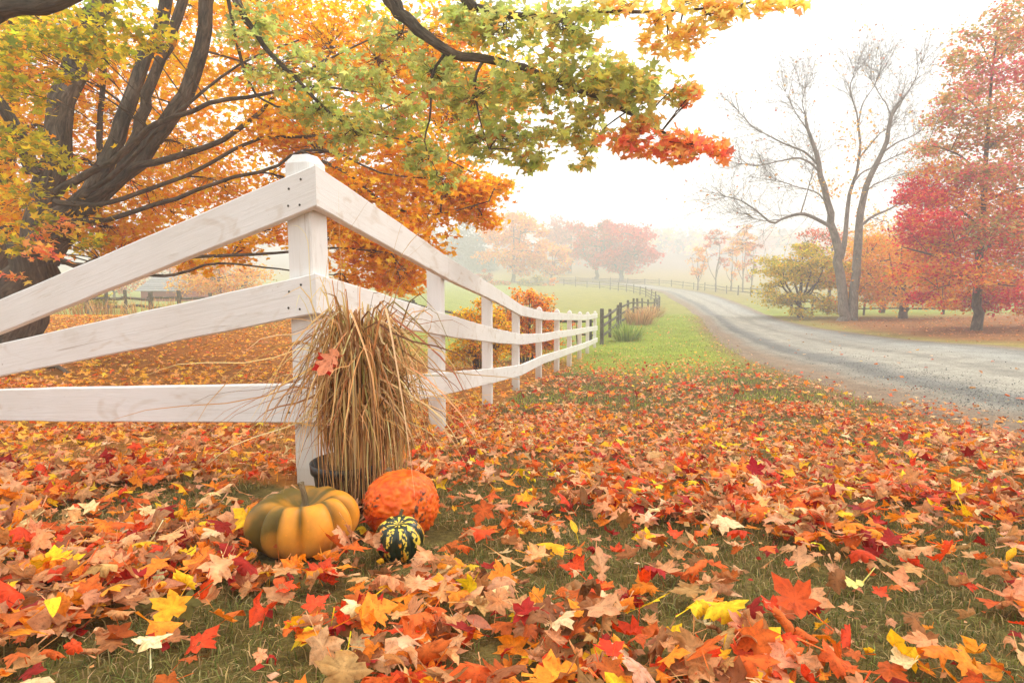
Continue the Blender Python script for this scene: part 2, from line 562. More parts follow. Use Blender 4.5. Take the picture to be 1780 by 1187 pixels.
# ------------------------------------------------------------------ road edges, fence lines (world positions)
near_px = [(1780, 742), (1679, 722), (1500, 676), (1392, 641), (1320, 618), (1259, 584), (1238, 565), (1210, 540), (1176, 520), (1146, 506)]
far_px = [(1780, 609), (1643, 598), (1499, 583), (1440, 575), (1392, 566), (1340, 552), (1310, 541), (1265, 523), (1212, 508), (1160, 500.5)]
NE = np.array([hit(*p)[:2] for p in near_px]); FE = np.array([hit(*p)[:2] for p in far_px])
d0 = NE[0] - NE[1]
NE = np.vstack([[(2.1, -8), (2.35, 0)], NE]); FE = np.vstack([[(6.1, -8), (6.3, 2)], FE])
print('NEAR', NE.round(1).tolist()); print('FAR', FE.round(1).tolist())

PX = [(548, 285, 474, 667, 860), (780, 447, 547, 647, 770), (862, 499, 571, 640, 712), (908, 531, 581, 634, 680), (946, 541.7, 579.6, 617.5, 660),
      (976, 544, 574.6, 608.7, 648), (997, 545.5, 572.6, 602, 638), (1014, 546.8, 570, 597, 624), (1027, 546.8, 568, 592, 615), (1039, 544.8, 566.5, 587, 605)]
PY = [2.13, 3.95, 5.98, 8.1, 10.1, 11.8, 13.4, 15.3, 17.4, 19.7]
TOPS = [[at(p[0], p[1 + k], y) for p, y in zip(PX, PY)] for k in range(3)]
LEFT0 = [np.array(TOPS[k][0]) for k in range(3)]
LEFT1 = [at(0, yy, 2.67) for yy in (520, 597, 677)]
FENCE_LINE = np.array([t[:2] for t in TOPS[0]])


def behind_fence(x, y):
    xf = np.interp(y, FENCE_LINE[:, 1], FENCE_LINE[:, 0])
    yl = np.interp(x, [-8, LEFT1[0][0], LEFT0[0][0]], [5.0, LEFT1[0][1], LEFT0[0][1]])
    return (x < xf) & (y > yl)


def road_sd(x, y):
    """0..1 across the road (near edge 0, far edge 1) by interpolating both edges along Y; <0 camera side."""
    xn = np.interp(y, NE[:, 1], NE[:, 0]); xf = np.interp(y, FE[:, 1], FE[:, 0])
    return (x - xn) / np.maximum(xf - xn, .5), x - xn, x - xf


# ------------------------------------------------------------------ ground sheet
rr = np.concatenate([[0.02], np.geomspace(.35, 520, 300)])
na = 420
th = np.linspace(0, 2 * math.pi, na, endpoint=False)
X = (rr[:, None] * np.sin(th)).ravel(); Y = (rr[:, None] * np.cos(th)).ravel()
Z = T(X, Y)
G_LAWN, G_LIME, G_MEAD, G_DRY = lin(122, 108, 62), lin(168, 184, 68), lin(176, 186, 98), lin(186, 160, 96)
G_LITL, G_LITR, G_DIRT, G_HILL = lin(190, 128, 62), lin(184, 128, 78), lin(172, 134, 104), lin(150, 126, 108)
c = np.tile(G_LAWN, (len(X), 1))


def blend(c, m, col):
    m = np.clip(np.asarray(m, float), 0, 1)[:, None]
    return c * (1 - m) + col * m


f = fbm(X * .35, Y * .35, 21)
u, dn, df = road_sd(X, Y)
front = ~behind_fence(X, Y)
c = blend(c, sstep(9, 15, Y + 4 * (f - .5)) * (dn < 0), G_LIME)
c = blend(c, sstep(34, 60, Y + 20 * (f - .5)) * (dn < 0), G_LIME * .5 + G_DRY * .5)
c = blend(c, behind_fence(X, Y) * sstep(20, 14.5, Y - .35 * X * 0 + 2.5 * (f - .5) + 2.0 * sstep(-5, 0, X)), G_LITL)
c = blend(c, behind_fence(X, Y) * sstep(17, 24, Y), G_MEAD)
c = blend(c, sstep(-1.1, -.15, dn + .8 * (f - .5)) * (dn < .3) * sstep(60, 30, Y), G_DIRT)
lit = (df > -.2) * sstep(32, 28, Y + 3 * (f - .5) - .15 * (X - 14)) * sstep(.3, 2.2, df + 1.5 * (f - .5))
c = blend(c, (df > -.2), G_DRY * .62 + G_MEAD * .38)
c = blend(c, lit, G_LITR)
c = blend(c, (df > -.2) * sstep(33, 37, Y + 3 * (f - .5)) * sstep(70, 45, Y) * sstep(8, 14, X), G_LIME * .6 + G_MEAD * .4)
c = blend(c, sstep(120, 150, Y) * .8, G_DRY)
c = blend(c, sstep(150, 210, Y), G_HILL)
c = c * .62
g = Geo()
nr = len(rr)
i = np.arange(nr - 1)[:, None] * na; j = np.arange(na)[None, :]; k = (j + 1) % na
g.add(np.column_stack([X, Y, Z]), quads=np.stack([i + j, i + na + j, i + na + k, i + k], -1).reshape(-1, 4), col=c)
ground = tag(g.build('ground', M_GROUND), kind='structure')

# ------------------------------------------------------------------ road ribbon (3 cm above the ground sheet, feathered down at the edges)
extN = np.array([(19.5, 112), (10, 121), (-4, 127), (-24, 130)]); extF = np.array([(22, 118), (11, 127), (-4, 132), (-24, 135)])
ns = 260


def by_len(P, n):
    P = bez(P, 900); s = np.concatenate([[0], np.cumsum(np.linalg.norm(np.diff(P, axis=0), axis=1))])
    q = np.linspace(0, 1, n) ** 1.6 * s[-1]
    return np.column_stack([np.interp(q, s, P[:, k]) for k in range(2)]), q


NEp = np.vstack([NE, extN]); FEp = np.vstack([FE, extF])
PN, qn = by_len(NEp, ns); PF, qf = by_len(FEp, ns)
m = 17
u = np.linspace(-.12, 1.1, m)
XY = PN[:, None, :] + (PF - PN)[:, None, :] * u[None, :, None]
lift = .022 + .0006 * np.clip(XY[..., 1], 0, 140)
prof = -.03 * np.exp(-((u - .54) / .08) ** 2) - .008 * np.exp(-((u - .38) / .07) ** 2) - .008 * np.exp(-((u - .7) / .07) ** 2)
edge = np.where((u <= -.1) | (u >= 1.09), -.06, 0)
Zr = T(XY[..., 0], XY[..., 1]) + lift + np.where(XY[..., 1] < 30, prof * .6, 0) + edge
V = np.dstack([XY, Zr]).reshape(-1, 3)
W = np.stack([np.broadcast_to(u, (ns, m)), np.broadcast_to(qn[:, None], (ns, m)), np.zeros((ns, m))], -1).reshape(-1, 3)
i = np.arange(ns - 1)[:, None] * m; j = np.arange(m - 1)[None, :]
g = Geo()
g.add(V, quads=np.stack([i + j, i + j + 1, i + m + j + 1, i + m + j], -1).reshape(-1, 4), uvw=W)
road = tag(g.build('road', M_ROAD), kind='structure')

# loose stones along the near edge of the road
g = Geo()
octv = np.array([(1, 0, 0), (0, 1, 0), (-1, 0, 0), (0, -1, 0), (0, 0, 1)], float); octt = np.array([(0, 1, 4), (1, 2, 4), (2, 3, 4), (3, 0, 4)])
n = 8000
yy = 2.6 * (16 / 2.6) ** R.random(n)
uu = np.clip(.2 + .09 * R.normal(size=n), .02, .95); uu[:1500] = R.random(1500)
xn = np.interp(yy, NE[:, 1], NE[:, 0]); xf = np.interp(yy, FE[:, 1], FE[:, 0])
xx = xn + uu * (xf - xn)
sz = (.003 + .006 * R.random(n) ** 2.5) * (1 + yy * .05)
S = R.uniform(.6, 1.2, (n, 1, 3)) * sz[:, None, None]
V = octv[None] * S
Q = rot(R.random(n) * 6.28, R.normal(size=n) * .3, R.random(n) * 6.28)
V = np.einsum('lij,lnj->lni', Q, V) + np.stack([xx, yy, T(xx, yy) + .026], -1)[:, None, :]
cc = np.repeat(pal([(3, lin(120, 118, 108)), (3, lin(84, 84, 80)), (3, lin(160, 156, 142)), (1, lin(70, 72, 70))], n) * .9, 5, axis=0)
g.add(V.reshape(-1, 3), tris=(octt[None] + (np.arange(n) * 5)[:, None, None]).reshape(-1, 3), col=cc)
tag(g.build('gravel', M_STONE, smooth=False), kind='stuff')

# ------------------------------------------------------------------ white fence
fence = empty('white_fence', (LEFT0[0][0], LEFT0[0][1], T(LEFT0[0][0], LEFT0[0][1])),
              'white painted three board fence turning a corner beside the dried grass bundle', 'fence')


def part(o, parent):
    o.parent = parent
    o.matrix_parent_inverse = Matrix.Translation(-Vector(parent.location))
    COL.objects.link(o)
    return o


TH = .036


def board(A, B, h, cut0=0.0, cut1=0.0, seed=0, h1=None):
    """A plank with plumb ends whose front top edge runs from A to B; its body lies behind (to the left of A->B)."""
    A = np.array(A); B = np.array(B)
    dx = B[:2] - A[:2]; L = np.hypot(*dx); d = dx / L; nrm = np.array([-d[1], d[0]])
    h1 = h if h1 is None else h1
    ch = .004
    prof = [(0, -ch), (ch, 0), (TH - ch, 0), (TH, -ch), (TH, -1 + ch), (TH - ch, -1), (ch, -1), (0, -1 + ch)]
    ns = max(3, int(L / .12)); V = []; W = []
    rs = np.random.default_rng(seed)
    off = rs.random(3) * 50
    for s in np.linspace(0, 1, ns):
        wob = rs.normal() * .0012; hh = h + (h1 - h) * s
        for y, z in prof:
            x = cut0 * (y / TH) * (1 - s) + s * (L - cut1 * (y / TH)) if True else 0
            zz = z if z > -.5 else -hh + (1 + z)
            zz += (B[2] - A[2]) * (x / L) + wob * (1 if z > -.5 else -1)
            V.append((x, y, zz)); W.append((x + off[0], y + off[1], zz - (B[2] - A[2]) * x / L + off[2]))
    V = np.array(V); m = 8
    i = np.arange(ns - 1)[:, None] * m; j = np.arange(m)[None, :]; k = (j + 1) % m
    q = np.stack([i + j, i + k, i + m + k, i + m + j], -1).reshape(-1, 4)
    g = Geo(); g.add(V, quads=q, uvw=W)
    e = (ns - 1) * m
    g.t.append(np.array([(0, t, t + 1) for t in range(1, 7)])); g.t.append(np.array([(e, e + t + 1, e + t) for t in range(1, 7)]))
    o = bpy.data.objects.new('board', g.mesh('board', M_PAINT, False))
    M = Matrix(((d[0], nrm[0], 0, A[0]), (d[1], nrm[1], 0, A[1]), (0, 0, 1, A[2]), (0, 0, 0, 1)))
    part(o, fence)
    o.matrix_basis = M
    return o, M


def post(center, d, z0, z1, w=.095, cap='flat', mat=None, parent=None, seed=0, lean=(0, 0)):
    rs = np.random.default_rng(seed + 77)
    h = w / 2; c = .006
    ringp = [(-h, -h + c), (-h + c, -h), (h - c, -h), (h, -h + c), (h, h - c), (h - c, h), (-h + c, h), (-h, h - c)]
    zs = list(np.linspace(z0 - .12, z1, 8))
    lv = [(z, 1.0) for z in zs]
    if cap == 'cham': lv += [(z1 + .03, .62), (z1 + .031, .05)]
    elif cap == 'point': lv += [(z1 + .035, .55), (z1 + .05, .08)]
    else: lv += [(z1 + .002, .9), (z1 + .003, .05)]
    n = np.array([-d[1], d[0]])
    V, W, CC = [], [], []
    off = rs.random(3) * 30
    zs[1:1] = [z0 + .03, z0 + .07]; zs.sort(); lv[:len(zs) - 2] = [(z, 1.0) for z in zs]
    for z, s in lv:
        jx, jy = rs.normal(size=2) * .0008
        lx = lean[0] * (z - z0) + jx; ly = lean[1] * (z - z0) + jy
        for x, y in ringp:
            p = center[:2] + d * (x * s) + n * (y * s) + np.array([lx, ly])
            V.append((p[0], p[1], z)); W.append((z + off[0], y + off[1], x + off[2]))
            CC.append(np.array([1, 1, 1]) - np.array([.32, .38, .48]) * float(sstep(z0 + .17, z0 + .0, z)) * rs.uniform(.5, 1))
    m = 8; ns = len(lv)
    i = np.arange(ns - 1)[:, None] * m; j = np.arange(m)[None, :]; k = (j + 1) % m
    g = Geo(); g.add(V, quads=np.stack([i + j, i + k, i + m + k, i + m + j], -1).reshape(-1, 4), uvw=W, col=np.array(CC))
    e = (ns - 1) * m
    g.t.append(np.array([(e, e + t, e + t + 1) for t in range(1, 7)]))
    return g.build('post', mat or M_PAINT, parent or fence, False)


dl = (LEFT1[0] - LEFT0[0])[:2]; dl /= np.linalg.norm(dl)
dr = (TOPS[0][1] - TOPS[0][0])[:2]; dr /= np.linalg.norm(dr)
ang = math.acos(float(np.clip(dl @ dr, -1, 1)))
CUT = TH / math.tan(ang / 2)
BH = .139
nails = []
for k in range(3):
    # left run: from off-frame to the corner, body behind = left of A->B for A = far left? (A->B towards the corner has the body on its left)
    far = LEFT0[k] + (LEFT1[k] - LEFT0[k]) * 1.75
    o, M = board(far, LEFT0[k], BH, 0, CUT, 10 + k)
    L = np.linalg.norm((LEFT0[k] - far)[:2])
    for (bx, bz) in ((L - .06, -.03), (L - .068, -.112), (L - .11, -.045), (L - .115, -.1)):
        slope = (LEFT0[k][2] - far[2]) / L
        g = Geo()
        a = np.arange(8) * math.pi / 4
        rv = np.column_stack([.0042 * np.cos(a), np.full(8, -.0015), .0042 * np.sin(a)])
        g.add(np.vstack([rv, rv * [1, -2, 1], [[0, -.0018, 0]]]) + [bx, 0, bz + slope * bx], quads=[(q, (q + 1) % 8, 8 + (q + 1) % 8, 8 + q) for q in range(8)], tris=[(q, (q + 1) % 8, 16) for q in range(8)])
        no = bpy.data.objects.new('nail', g.mesh('nail', M_NAIL, False)); COL.objects.link(no); no.parent = o
    for s in range(9):
        A, B = TOPS[k][s].copy(), TOPS[k][s + 1].copy()
        dd = (B - A); ln = np.linalg.norm(dd[:2])
        if s > 0: A = A + dd * (.0016 / ln)
        B = B - dd * (.0016 / ln)
        board(A, B, BH if s < 3 else BH - .004, CUT if s == 0 else 0, 0, 100 + 10 * k + s)
# posts
bis = (dl + dr) / np.linalg.norm(dl + dr)
pc = LEFT0[0][:2] + bis * ((TH + .05) / math.sin(ang / 2))
post(pc, dl, T(*pc), at(515, 272, 2.2)[2] - .02, .1, 'cham', seed=1)
far = LEFT0[0] + (LEFT1[0] - LEFT0[0]) * 1.7
nl = np.array([dl[1], -dl[0]]); nl = nl if nl @ dr > 0 else -nl
pc2 = far[:2] + nl * (TH + .05)
post(pc2, dl, T(*pc2), far[2] - .03, .095, 'flat', seed=2)
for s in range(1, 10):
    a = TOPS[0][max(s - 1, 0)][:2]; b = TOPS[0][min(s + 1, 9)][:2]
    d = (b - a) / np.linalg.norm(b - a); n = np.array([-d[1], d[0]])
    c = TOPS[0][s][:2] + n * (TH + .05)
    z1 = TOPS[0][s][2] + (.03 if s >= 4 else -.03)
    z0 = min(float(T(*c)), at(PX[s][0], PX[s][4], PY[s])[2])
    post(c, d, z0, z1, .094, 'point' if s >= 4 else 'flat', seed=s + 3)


# ------------------------------------------------------------------ split rail fences
def rail_fence(name, label, pts, rails, height, mat, group=None, pw=.11, seed=0, extra=None):
    rs = np.random.default_rng(seed)
    pts = [np.array([p[0], p[1], float(T(p[0], p[1]))]) for p in pts]
    root = empty(name, pts[0], label, 'fence', group)
    for i, p in enumerate(pts):
        d = pts[min(i + 1, len(pts) - 1)] - pts[max(i - 1, 0)]; d = d[:2] / np.linalg.norm(d[:2])
        h = height * rs.uniform(.95, 1.1)
        post(p[:2], d, p[2], p[2] + h, pw * rs.uniform(.9, 1.15), 'flat', mat, root, seed + i, rs.normal(size=2) * .03)
    for a, b in zip(pts[:-1], pts[1:]):
        for zr in rails:
            d = b - a; u = d / np.linalg.norm(d)
            g = Geo()
            P = bez([a - u * .12 + [0, 0, zr + rs.normal() * .025], (a + b) / 2 + [0, 0, zr + rs.normal() * .03 - .01], b + u * .12 + [0, 0, zr + rs.normal() * .025]], 5)
            tube(g, P, np.array([.03, .048, .052, .048, .03]) * pw / .11, 5, lump=.3)
            g.build('rail', mat, root, False)
    return root


sr = [(1047, 20.9), (1061, 23.5), (1074, 27), (1078, 28), (1092, 32), (1101, 35), (1109, 37.5), (1117, 40), (1127, 42.5), (1137, 45), (1143, 48), (1146, 52), (1144, 57),
      (1139, 62), (1131, 67), (1122, 73), (1112, 78), (1101, 83), (1088, 88), (1074, 92), (1060, 96), (1042, 100), (1020, 104), (1000, 108), (980, 112)]
rail_fence('split_rail_fence', 'grey weathered split rail fence that follows the curve of the green field', [((p - 890) / FPX * y, y) for p, y in sr], (.3, .62, .92), 1.12, M_WOOD, seed=5)
rail_fence('split_rail_fence', 'dark low rail fence behind the flowering bush and the white fence', [(2.6, 20.8), (.6, 22.6), (-1.6, 24.2), (-4.0, 25.6), (-6.6, 26.6), (-9.5, 27.4)], (.35, .75), .95, M_WOODD, seed=40)
ff = [(968, 128), (1000, 127), (1030, 126), (1060, 124), (1090, 121), (1120, 117), (1145, 113), (1166, 108), (1186, 102), (1205, 97), (1224, 91), (1243, 86), (1262, 80), (1282, 76), (1304, 73), (1330, 70)]
rail_fence('split_rail_fence', 'far pale rail fence on the other side of the road below the misty hill', [((p - 890) / FPX * y, y) for p, y in ff], (.45, .85), 1.1, M_WOOD, seed=60)
rail_fence('split_rail_fence', 'dark leaning rail fence behind the bare tree and the round yellow green tree', [((p - 890) / FPX * y, y) for p, y in [(1376, 36.5), (1412, 38.5), (1440, 36), (1502, 34.5), (1566, 34), (1640, 33.5)]], (.35, .8), 1.02, M_WOODD, seed=80)
rail_fence('split_rail_fence', 'old grey rail fence seen between the white boards in front of the house', [((p - 890) / FPX * y, y) for p, y in [(150, 22), (185, 22.3), (219, 22.6), (262, 23), (312, 23), (366, 23.3), (420, 24)]], (.3, .62), .86, M_WOOD, seed=95)

# ------------------------------------------------------------------ trees
def tree_root(name, base, label, group=None, cat='tree'):
    return empty(name, base, label, cat, group)


def grow(limb_pts, clumps, gt, gl, tpl, leaf, dens, spread, twr=.012, tilt=.8, curl=.9, sides=3, flat=.6, per=14, hang=0.0):
    """clumps = [(centre, radius, n_leaves, palette)]: a branchlet from the nearest limb point to each clump, twigs inside it, leaves on the twigs."""
    LP = np.array(limb_pts)
    for c, r, n, palette in clumps:
        c = np.array(c, float)
        d = np.linalg.norm(LP - c, axis=1) + np.maximum(0, LP[:, 2] - c[2]) * .3
        a = LP[np.argmin(d)]
        mid = (a + c) / 2 + R.normal(size=3) * r * .12 + [0, 0, .08 * np.linalg.norm(c - a)]
        P = bez([a, mid, c], 6)
        tube(gt, P, np.linspace(twr * 1.8, twr * .9, 6) * (.6 + .4 * min(r, 1.5)), sides + 1)
        ncl = max(2, int(n / per))
        e = R.normal(size=(ncl, 3)); e /= np.linalg.norm(e, axis=1)[:, None]
        q = c + e * (R.random((ncl, 1)) ** (1 / 2.4)) * r * np.array([1, 1, flat])
        if dens > 0:
            step = max(1, int(1 / dens))
            for k in range(0, ncl, step):
                b = P[R.integers(2, 6)]
                m = (b + q[k]) / 2 + R.normal(size=3) * .08 * r
                tube(gt, np.array([b, m, q[k]]), np.array([twr * .55, twr * .4, twr * .15]), sides)
        k = R.integers(0, ncl, n)
        out = q[k] - c
        pos = q[k] + R.normal(size=(n, 3)) * spread * np.array([1, 1, .55]) * r ** .5
        pos[:, 2] -= hang * np.abs(R.normal(size=n))
        sz = leaf * R.uniform(.7, 1.25, n)
        add_leaves(gl, tpl, pos, sz, pal(palette, n), curl, tilt)


def limb_obj(root, P, rad, n=14, sides=8, name='limb', mat=None, lump=.12):
    g = Geo(); Q = bez(P, n)
    rr = np.interp(np.linspace(0, 1, n), np.linspace(0, 1, len(rad)), rad)
    Q[1:-1] += R.normal(size=(n - 2, 3)) * rr[1:-1, None] * .2
    tube(g, Q, rr, sides, lump=lump)
    g.build(name, mat or M_BARK, root)
    return Q


PO = [(30, lin(248, 188, 48)), (24, lin(244, 172, 44)), (22, lin(250, 204, 66)), (8, lin(230, 146, 42)), (8, lin(220, 182, 56))]
POD = [(30, lin(248, 186, 54)), (22, lin(242, 168, 50)), (16, lin(250, 198, 66)), (10, lin(228, 146, 48)), (6, lin(216, 174, 58))]
PY_ = [(26, lin(178, 172, 52)), (20, lin(212, 188, 54)), (18, lin(140, 148, 54)), (12, lin(240, 198, 60)), (2, lin(232, 150, 50))]
PG = [(34, lin(186, 190, 108)), (26, lin(164, 174, 98)), (16, lin(204, 202, 118)), (8, lin(220, 194, 98)), (4, lin(240, 172, 92)), (2, lin(232, 146, 96))]  # bough greens paled and greyed: haze put into the leaf colour
PGY = [(22, lin(196, 194, 114)), (20, lin(222, 204, 112)), (14, lin(244, 200, 106)), (18, lin(176, 184, 106)), (6, lin(244, 176, 104))]
PPK = [(18, lin(242, 148, 96)), (20, lin(248, 170, 98)), (10, lin(232, 124, 100)), (12, lin(250, 192, 100)), (6, lin(196, 176, 100))]
PTR = [(24, lin(250, 212, 116)), (16, lin(246, 190, 108)), (14, lin(222, 204, 116)), (5, lin(248, 170, 112))]

# --- the big maple behind the fence
base = np.array([-7.05, 8.7, T(-7.05, 8.7)])
maple = tree_root('maple_tree', base, 'big golden maple with many dark limbs fanning out from its trunk behind the white fence', None)
sk = []


def L_(px, y0, y1, r0, r1, n=14, sides=8, name='limb'):
    ys = np.linspace(y0, y1, len(px))
    P = [at(p[0], p[1], y) for p, y in zip(px, ys)]
    Q = limb_obj(maple, P, np.linspace(r0 * .7, r1 * .8, 4), n, sides, name)
    sk.extend(Q[2:])
    return Q


Q = limb_obj(maple, [base - [.15, 0, .3], base + [-.05, 0, .25], at(48, 500, 8.65), at(80, 440, 8.6), at(118, 385, 8.6), at(160, 330, 8.6)], [.54, .38, .31, .26, .2, .10], 16, 14, 'trunk', lump=.1)
sk.extend(Q[8:])
L_([(118, 395), (205, 310), (253, 263), (303, 202), (323, 152), (350, 78), (367, 0), (392, -130)], 8.6, 8.8, .17, .11)
L_([(150, 345), (189, 272), (216, 202), (236, 141), (266, 78), (287, 0), (320, -160)], 8.6, 9.2, .15, .10)
L_([(205, 312), (243, 216), (256, 162), (293, 78), (313, 18), (345, -110)], 8.6, 8.4, .11, .07)
L_([(60, 440), (70, 360), (104, 263), (115, 152), (152, 50), (178, -20), (215, -200)], 8.7, 9.6, .27, .17, 14, 10)
L_([(150, 60), (180, 0), (230, -90)], 9.4, 9.2, .12, .08, 8)
L_([(100, 335), (115, 320), (160, 298), (202, 276), (250, 232), (280, 212), (323, 196), (387, 174), (455, 165), (540, 150), (620, 160)], 8.4, 7.4, .085, .014, 22)
L_([(130, 350), (148, 337), (210, 292), (280, 222), (340, 170), (420, 110), (520, 70)], 8.5, 8.0, .06, .012, 18)
L_([(150, 350), (209, 317), (236, 290), (303, 273), (374, 251), (438, 209), (472, 172), (540, 120), (640, 70)], 8.5, 8.2, .09, .013, 20)
L_([(90, 395), (135, 385), (189, 382), (243, 364), (323, 340), (388, 313), (472, 293), (522, 262), (590, 268), (660, 300), (740, 310)], 8.4, 8.0, .058, .010, 22)
L_([(95, 350), (115, 354), (182, 354), (243, 334), (337, 300), (438, 246), (530, 238), (620, 230), (720, 250), (820, 300)], 8.4, 8.2, .058, .010, 22)
L_([(80, 440), (135, 462), (170, 452), (240, 458), (303, 450), (398, 444), (490, 440), (580, 430), (680, 440)], 8.4, 7.8, .06, .010, 20)
L_([(150, 470), (253, 478), (303, 477), (367, 459), (430, 461), (500, 470), (580, 478)], 8.2, 7.8, .035, .008, 16)
L_([(60, 300), (30, 230), (-20, 150), (-90, 60)], 8.7, 8.0, .14, .06, 10)
L_([(522, 262), (600, 300), (680, 360), (760, 372), (850, 350)], 8.0, 8.3, .035, .008, 14)
L_([(170, 380), (175, 300), (172, 220), (180, 120), (175, 20)], 9.2, 9.8, .07, .04, 10)
L_([(180, 320), (215, 225), (240, 130), (235, 90)], 9.2, 9.8, .08, .04, 10)
ORC = [(40, 40, 9.6, 120, 700), (150, 110, 10.2, 130, 900), (60, 240, 9.6, 110, 800), (200, 200, 10.4, 130, 900), (310, 110, 10.6, 120, 700), (330, 270, 9.6, 110, 800),
       (440, 130, 9.6, 110, 700), (470, 230, 8.8, 80, 480), (560, 240, 8.8, 110, 900), (610, 330, 8.4, 85, 800), (690, 400, 8.2, 80, 800), (760, 330, 8.6, 90, 1000),
       (820, 345, 8.8, 55, 500), (640, 430, 8.2, 75, 700), (690, 480, 8.2, 50, 420), (570, 70, 9.4, 110, 900), (680, 130, 9.4, 110, 1000), (790, 190, 9.4, 100, 900),
       (400, 330, 9.2, 75, 420), (300, 370, 9.6, 90, 620), (190, 400, 8.9, 80, 560), (60, 370, 9.4, 80, 600), (420, 425, 8.4, 50, 240), (250, 430, 9, 60, 300), (760, 70, 9.4, 100, 900),
       (870, 150, 9.6, 80, 600), (250, 300, 10.8, 110, 800), (120, 330, 10.6, 100, 800), (480, 20, 9.6, 100, 700), (350, 20, 9.8, 60, 260), (720, 270, 8.8, 90, 800), (580, 400, 8.6, 60, 420),
       (540, 330, 9.2, 80, 600), (610, 500, 8.4, 45, 200), (740, 440, 8.6, 40, 160), (870, 320, 9, 22, 90), (840, 380, 8.8, 30, 130), (330, 180, 10, 70, 260), (20, 140, 10, 90, 700),
       (340, 455, 8.6, 40, 120), (470, 400, 8.8, 45, 170), (200, 470, 8.8, 35, 120)]
gt, gl = Geo(), Geo()
cl = [(at(a, b, y), r / FPX * y, int(n * 2.0), POD if (a > 540 and b > 300) else PO) for a, b, y, r, n in ORC]
grow(sk, cl, gt, gl, L_CAN, .086, .45, .17, .009)
tag(gt.build('twigs', M_BARK, maple), kind='stuff'); gl.build('crown', M_CANOPY, maple)
# yellow-green sprays low on the left, and a few orange-red ones in front of the trunk
gt, gl = Geo(), Geo()
YGC = [(70, 90, 7, 80, 330), (140, 60, 7, 65, 230), (30, 160, 7, 50, 200), (75, 265, 7.2, 48, 200), (215, 45, 7, 60, 230), (262, 58, 7.2, 40, 100), (20, 240, 7.2, 50, 190), (25, 60, 7, 60, 220),
       (135, 95, 7.4, 45, 120), (40, 335, 7.5, 45, 140), (235, 100, 7.6, 25, 40), (110, 140, 7.2, 25, 40)]
cl = [(at(a, b, y), r / FPX * y, int(n * .85), PY_) for a, b, y, r, n in YGC]
cl += [(at(a, b, y), r / FPX * y, n, PPK) for a, b, y, r, n in [(95, 445, 7.4, 32, 70), (110, 385, 7.5, 25, 40), (15, 480, 7.4, 16, 20), (70, 410, 7.5, 30, 50)]]
cl += [(at(a, b, y), r / FPX * y, n, PY_) for a, b, y, r, n in [(20, 420, 7.4, 35, 70), (150, 420, 8, 40, 110), (60, 390, 7.5, 30, 60)]]
grow(sk, cl, gt, gl, L_CAN, .09, .5, .15, .007)
tag(gt.build('twigs', M_BARK, maple), kind='stuff'); gl.build('crown', M_CANOPY, maple)
# the long green bough that reaches over the fence and the lawn
top = at(330, -260, 8.8)
B1 = limb_obj(maple, [top, at(520, -190, 6.8), at(640, -60, 5.7), at(680, 0, 5.5), at(702, 32, 5.45), at(742, 67, 5.4), at(790, 92, 5.35), at(845, 104, 5.3), at(910, 118, 5.25), at(990, 150, 5.2), at(1090, 195, 5.1), at(1180, 245, 5.0)],
              [.13, .09, .055, .04, .034, .024, .010], 34, 8)
B2 = limb_obj(maple, [at(560, -190, 6.6), at(720, -90, 5.6), at(815, 2, 5.3), at(832, 15, 5.3), at(920, 30, 5.2), at(1050, 20, 5), at(1170, 20, 4.9), at(1290, 8, 4.8)], [.08, .05, .035, .025, .012, .006], 26, 7)
B3 = limb_obj(maple, [at(330, -180, 7.5), at(407, 0, 6.2), at(440, 52, 6.1), at(470, 96, 6.1), at(510, 130, 6.05), at(545, 170, 6), at(600, 215, 6), at(680, 240, 6)], [.07, .03, .022, .018, .012, .006], 20, 6)
B4 = limb_obj(maple, [at(776, 90, 5.38), at(752, 130, 5.4), at(748, 200, 5.45), at(738, 250, 5.5), at(760, 300, 5.6)], [.014, .010, .007, .004], 12, 5)
B5 = limb_obj(maple, [at(840, 106, 5.3), at(826, 140, 5.3), at(832, 200, 5.35), at(850, 260, 5.4)], [.014, .011, .008, .004], 10, 5)
B6 = limb_obj(maple, [at(-200, 60, 4.6), at(-40, 26, 4.4), at(40, 14, 4.3), at(130, -12, 4.3), at(300, -120, 4.6), at(420, -220, 6)], [.10, .07, .06, .055, .06, .08], 14, 8)
B7 = limb_obj(maple, [at(395, -10, 6.3), at(440, 160, 6.6), at(540, 195, 6.3), at(640, 200, 6.1), at(720, 160, 6)], [.02, .012, .009, .005], 12, 5)
gsk = np.vstack([B1[8:], B2[6:], B3[4:], B4, B5, B7])
GRC = [(450, 50, 6.2, 65, 190), (500, 120, 6.2, 70, 260), (555, 190, 6.1, 60, 230), (620, 235, 6, 60, 220), (690, 70, 5.6, 60, 130), (700, 200, 5.8, 60, 200), (760, 130, 5.5, 65, 210),
       (745, 275, 5.7, 45, 130), (772, 312, 5.7, 28, 50), (830, 170, 5.4, 75, 300), (870, 60, 5.3, 75, 260), (900, 240, 5.4, 65, 260), (920, 285, 5.4, 28, 60), (955, 150, 5.2, 80, 340),
       (985, 50, 5.1, 75, 280), (1005, 230, 5.2, 55, 200), (1070, 160, 5.0, 60, 220), (1120, 150, 5.0, 50, 150), (1030, 130, 5.1, 60, 200), (800, 30, 5.4, 55, 130), (650, 150, 6, 50, 130), (1010, 285, 5.1, 16, 22),
       (820, 250, 5.5, 50, 150), (590, 130, 6.2, 45, 90)]
gt, gl = Geo(), Geo()
cl = [(at(a, b, y), r / FPX * y, int(n * 1.3), PG if a < 940 else PG[:4] + PGY) for a, b, y, r, n in GRC]
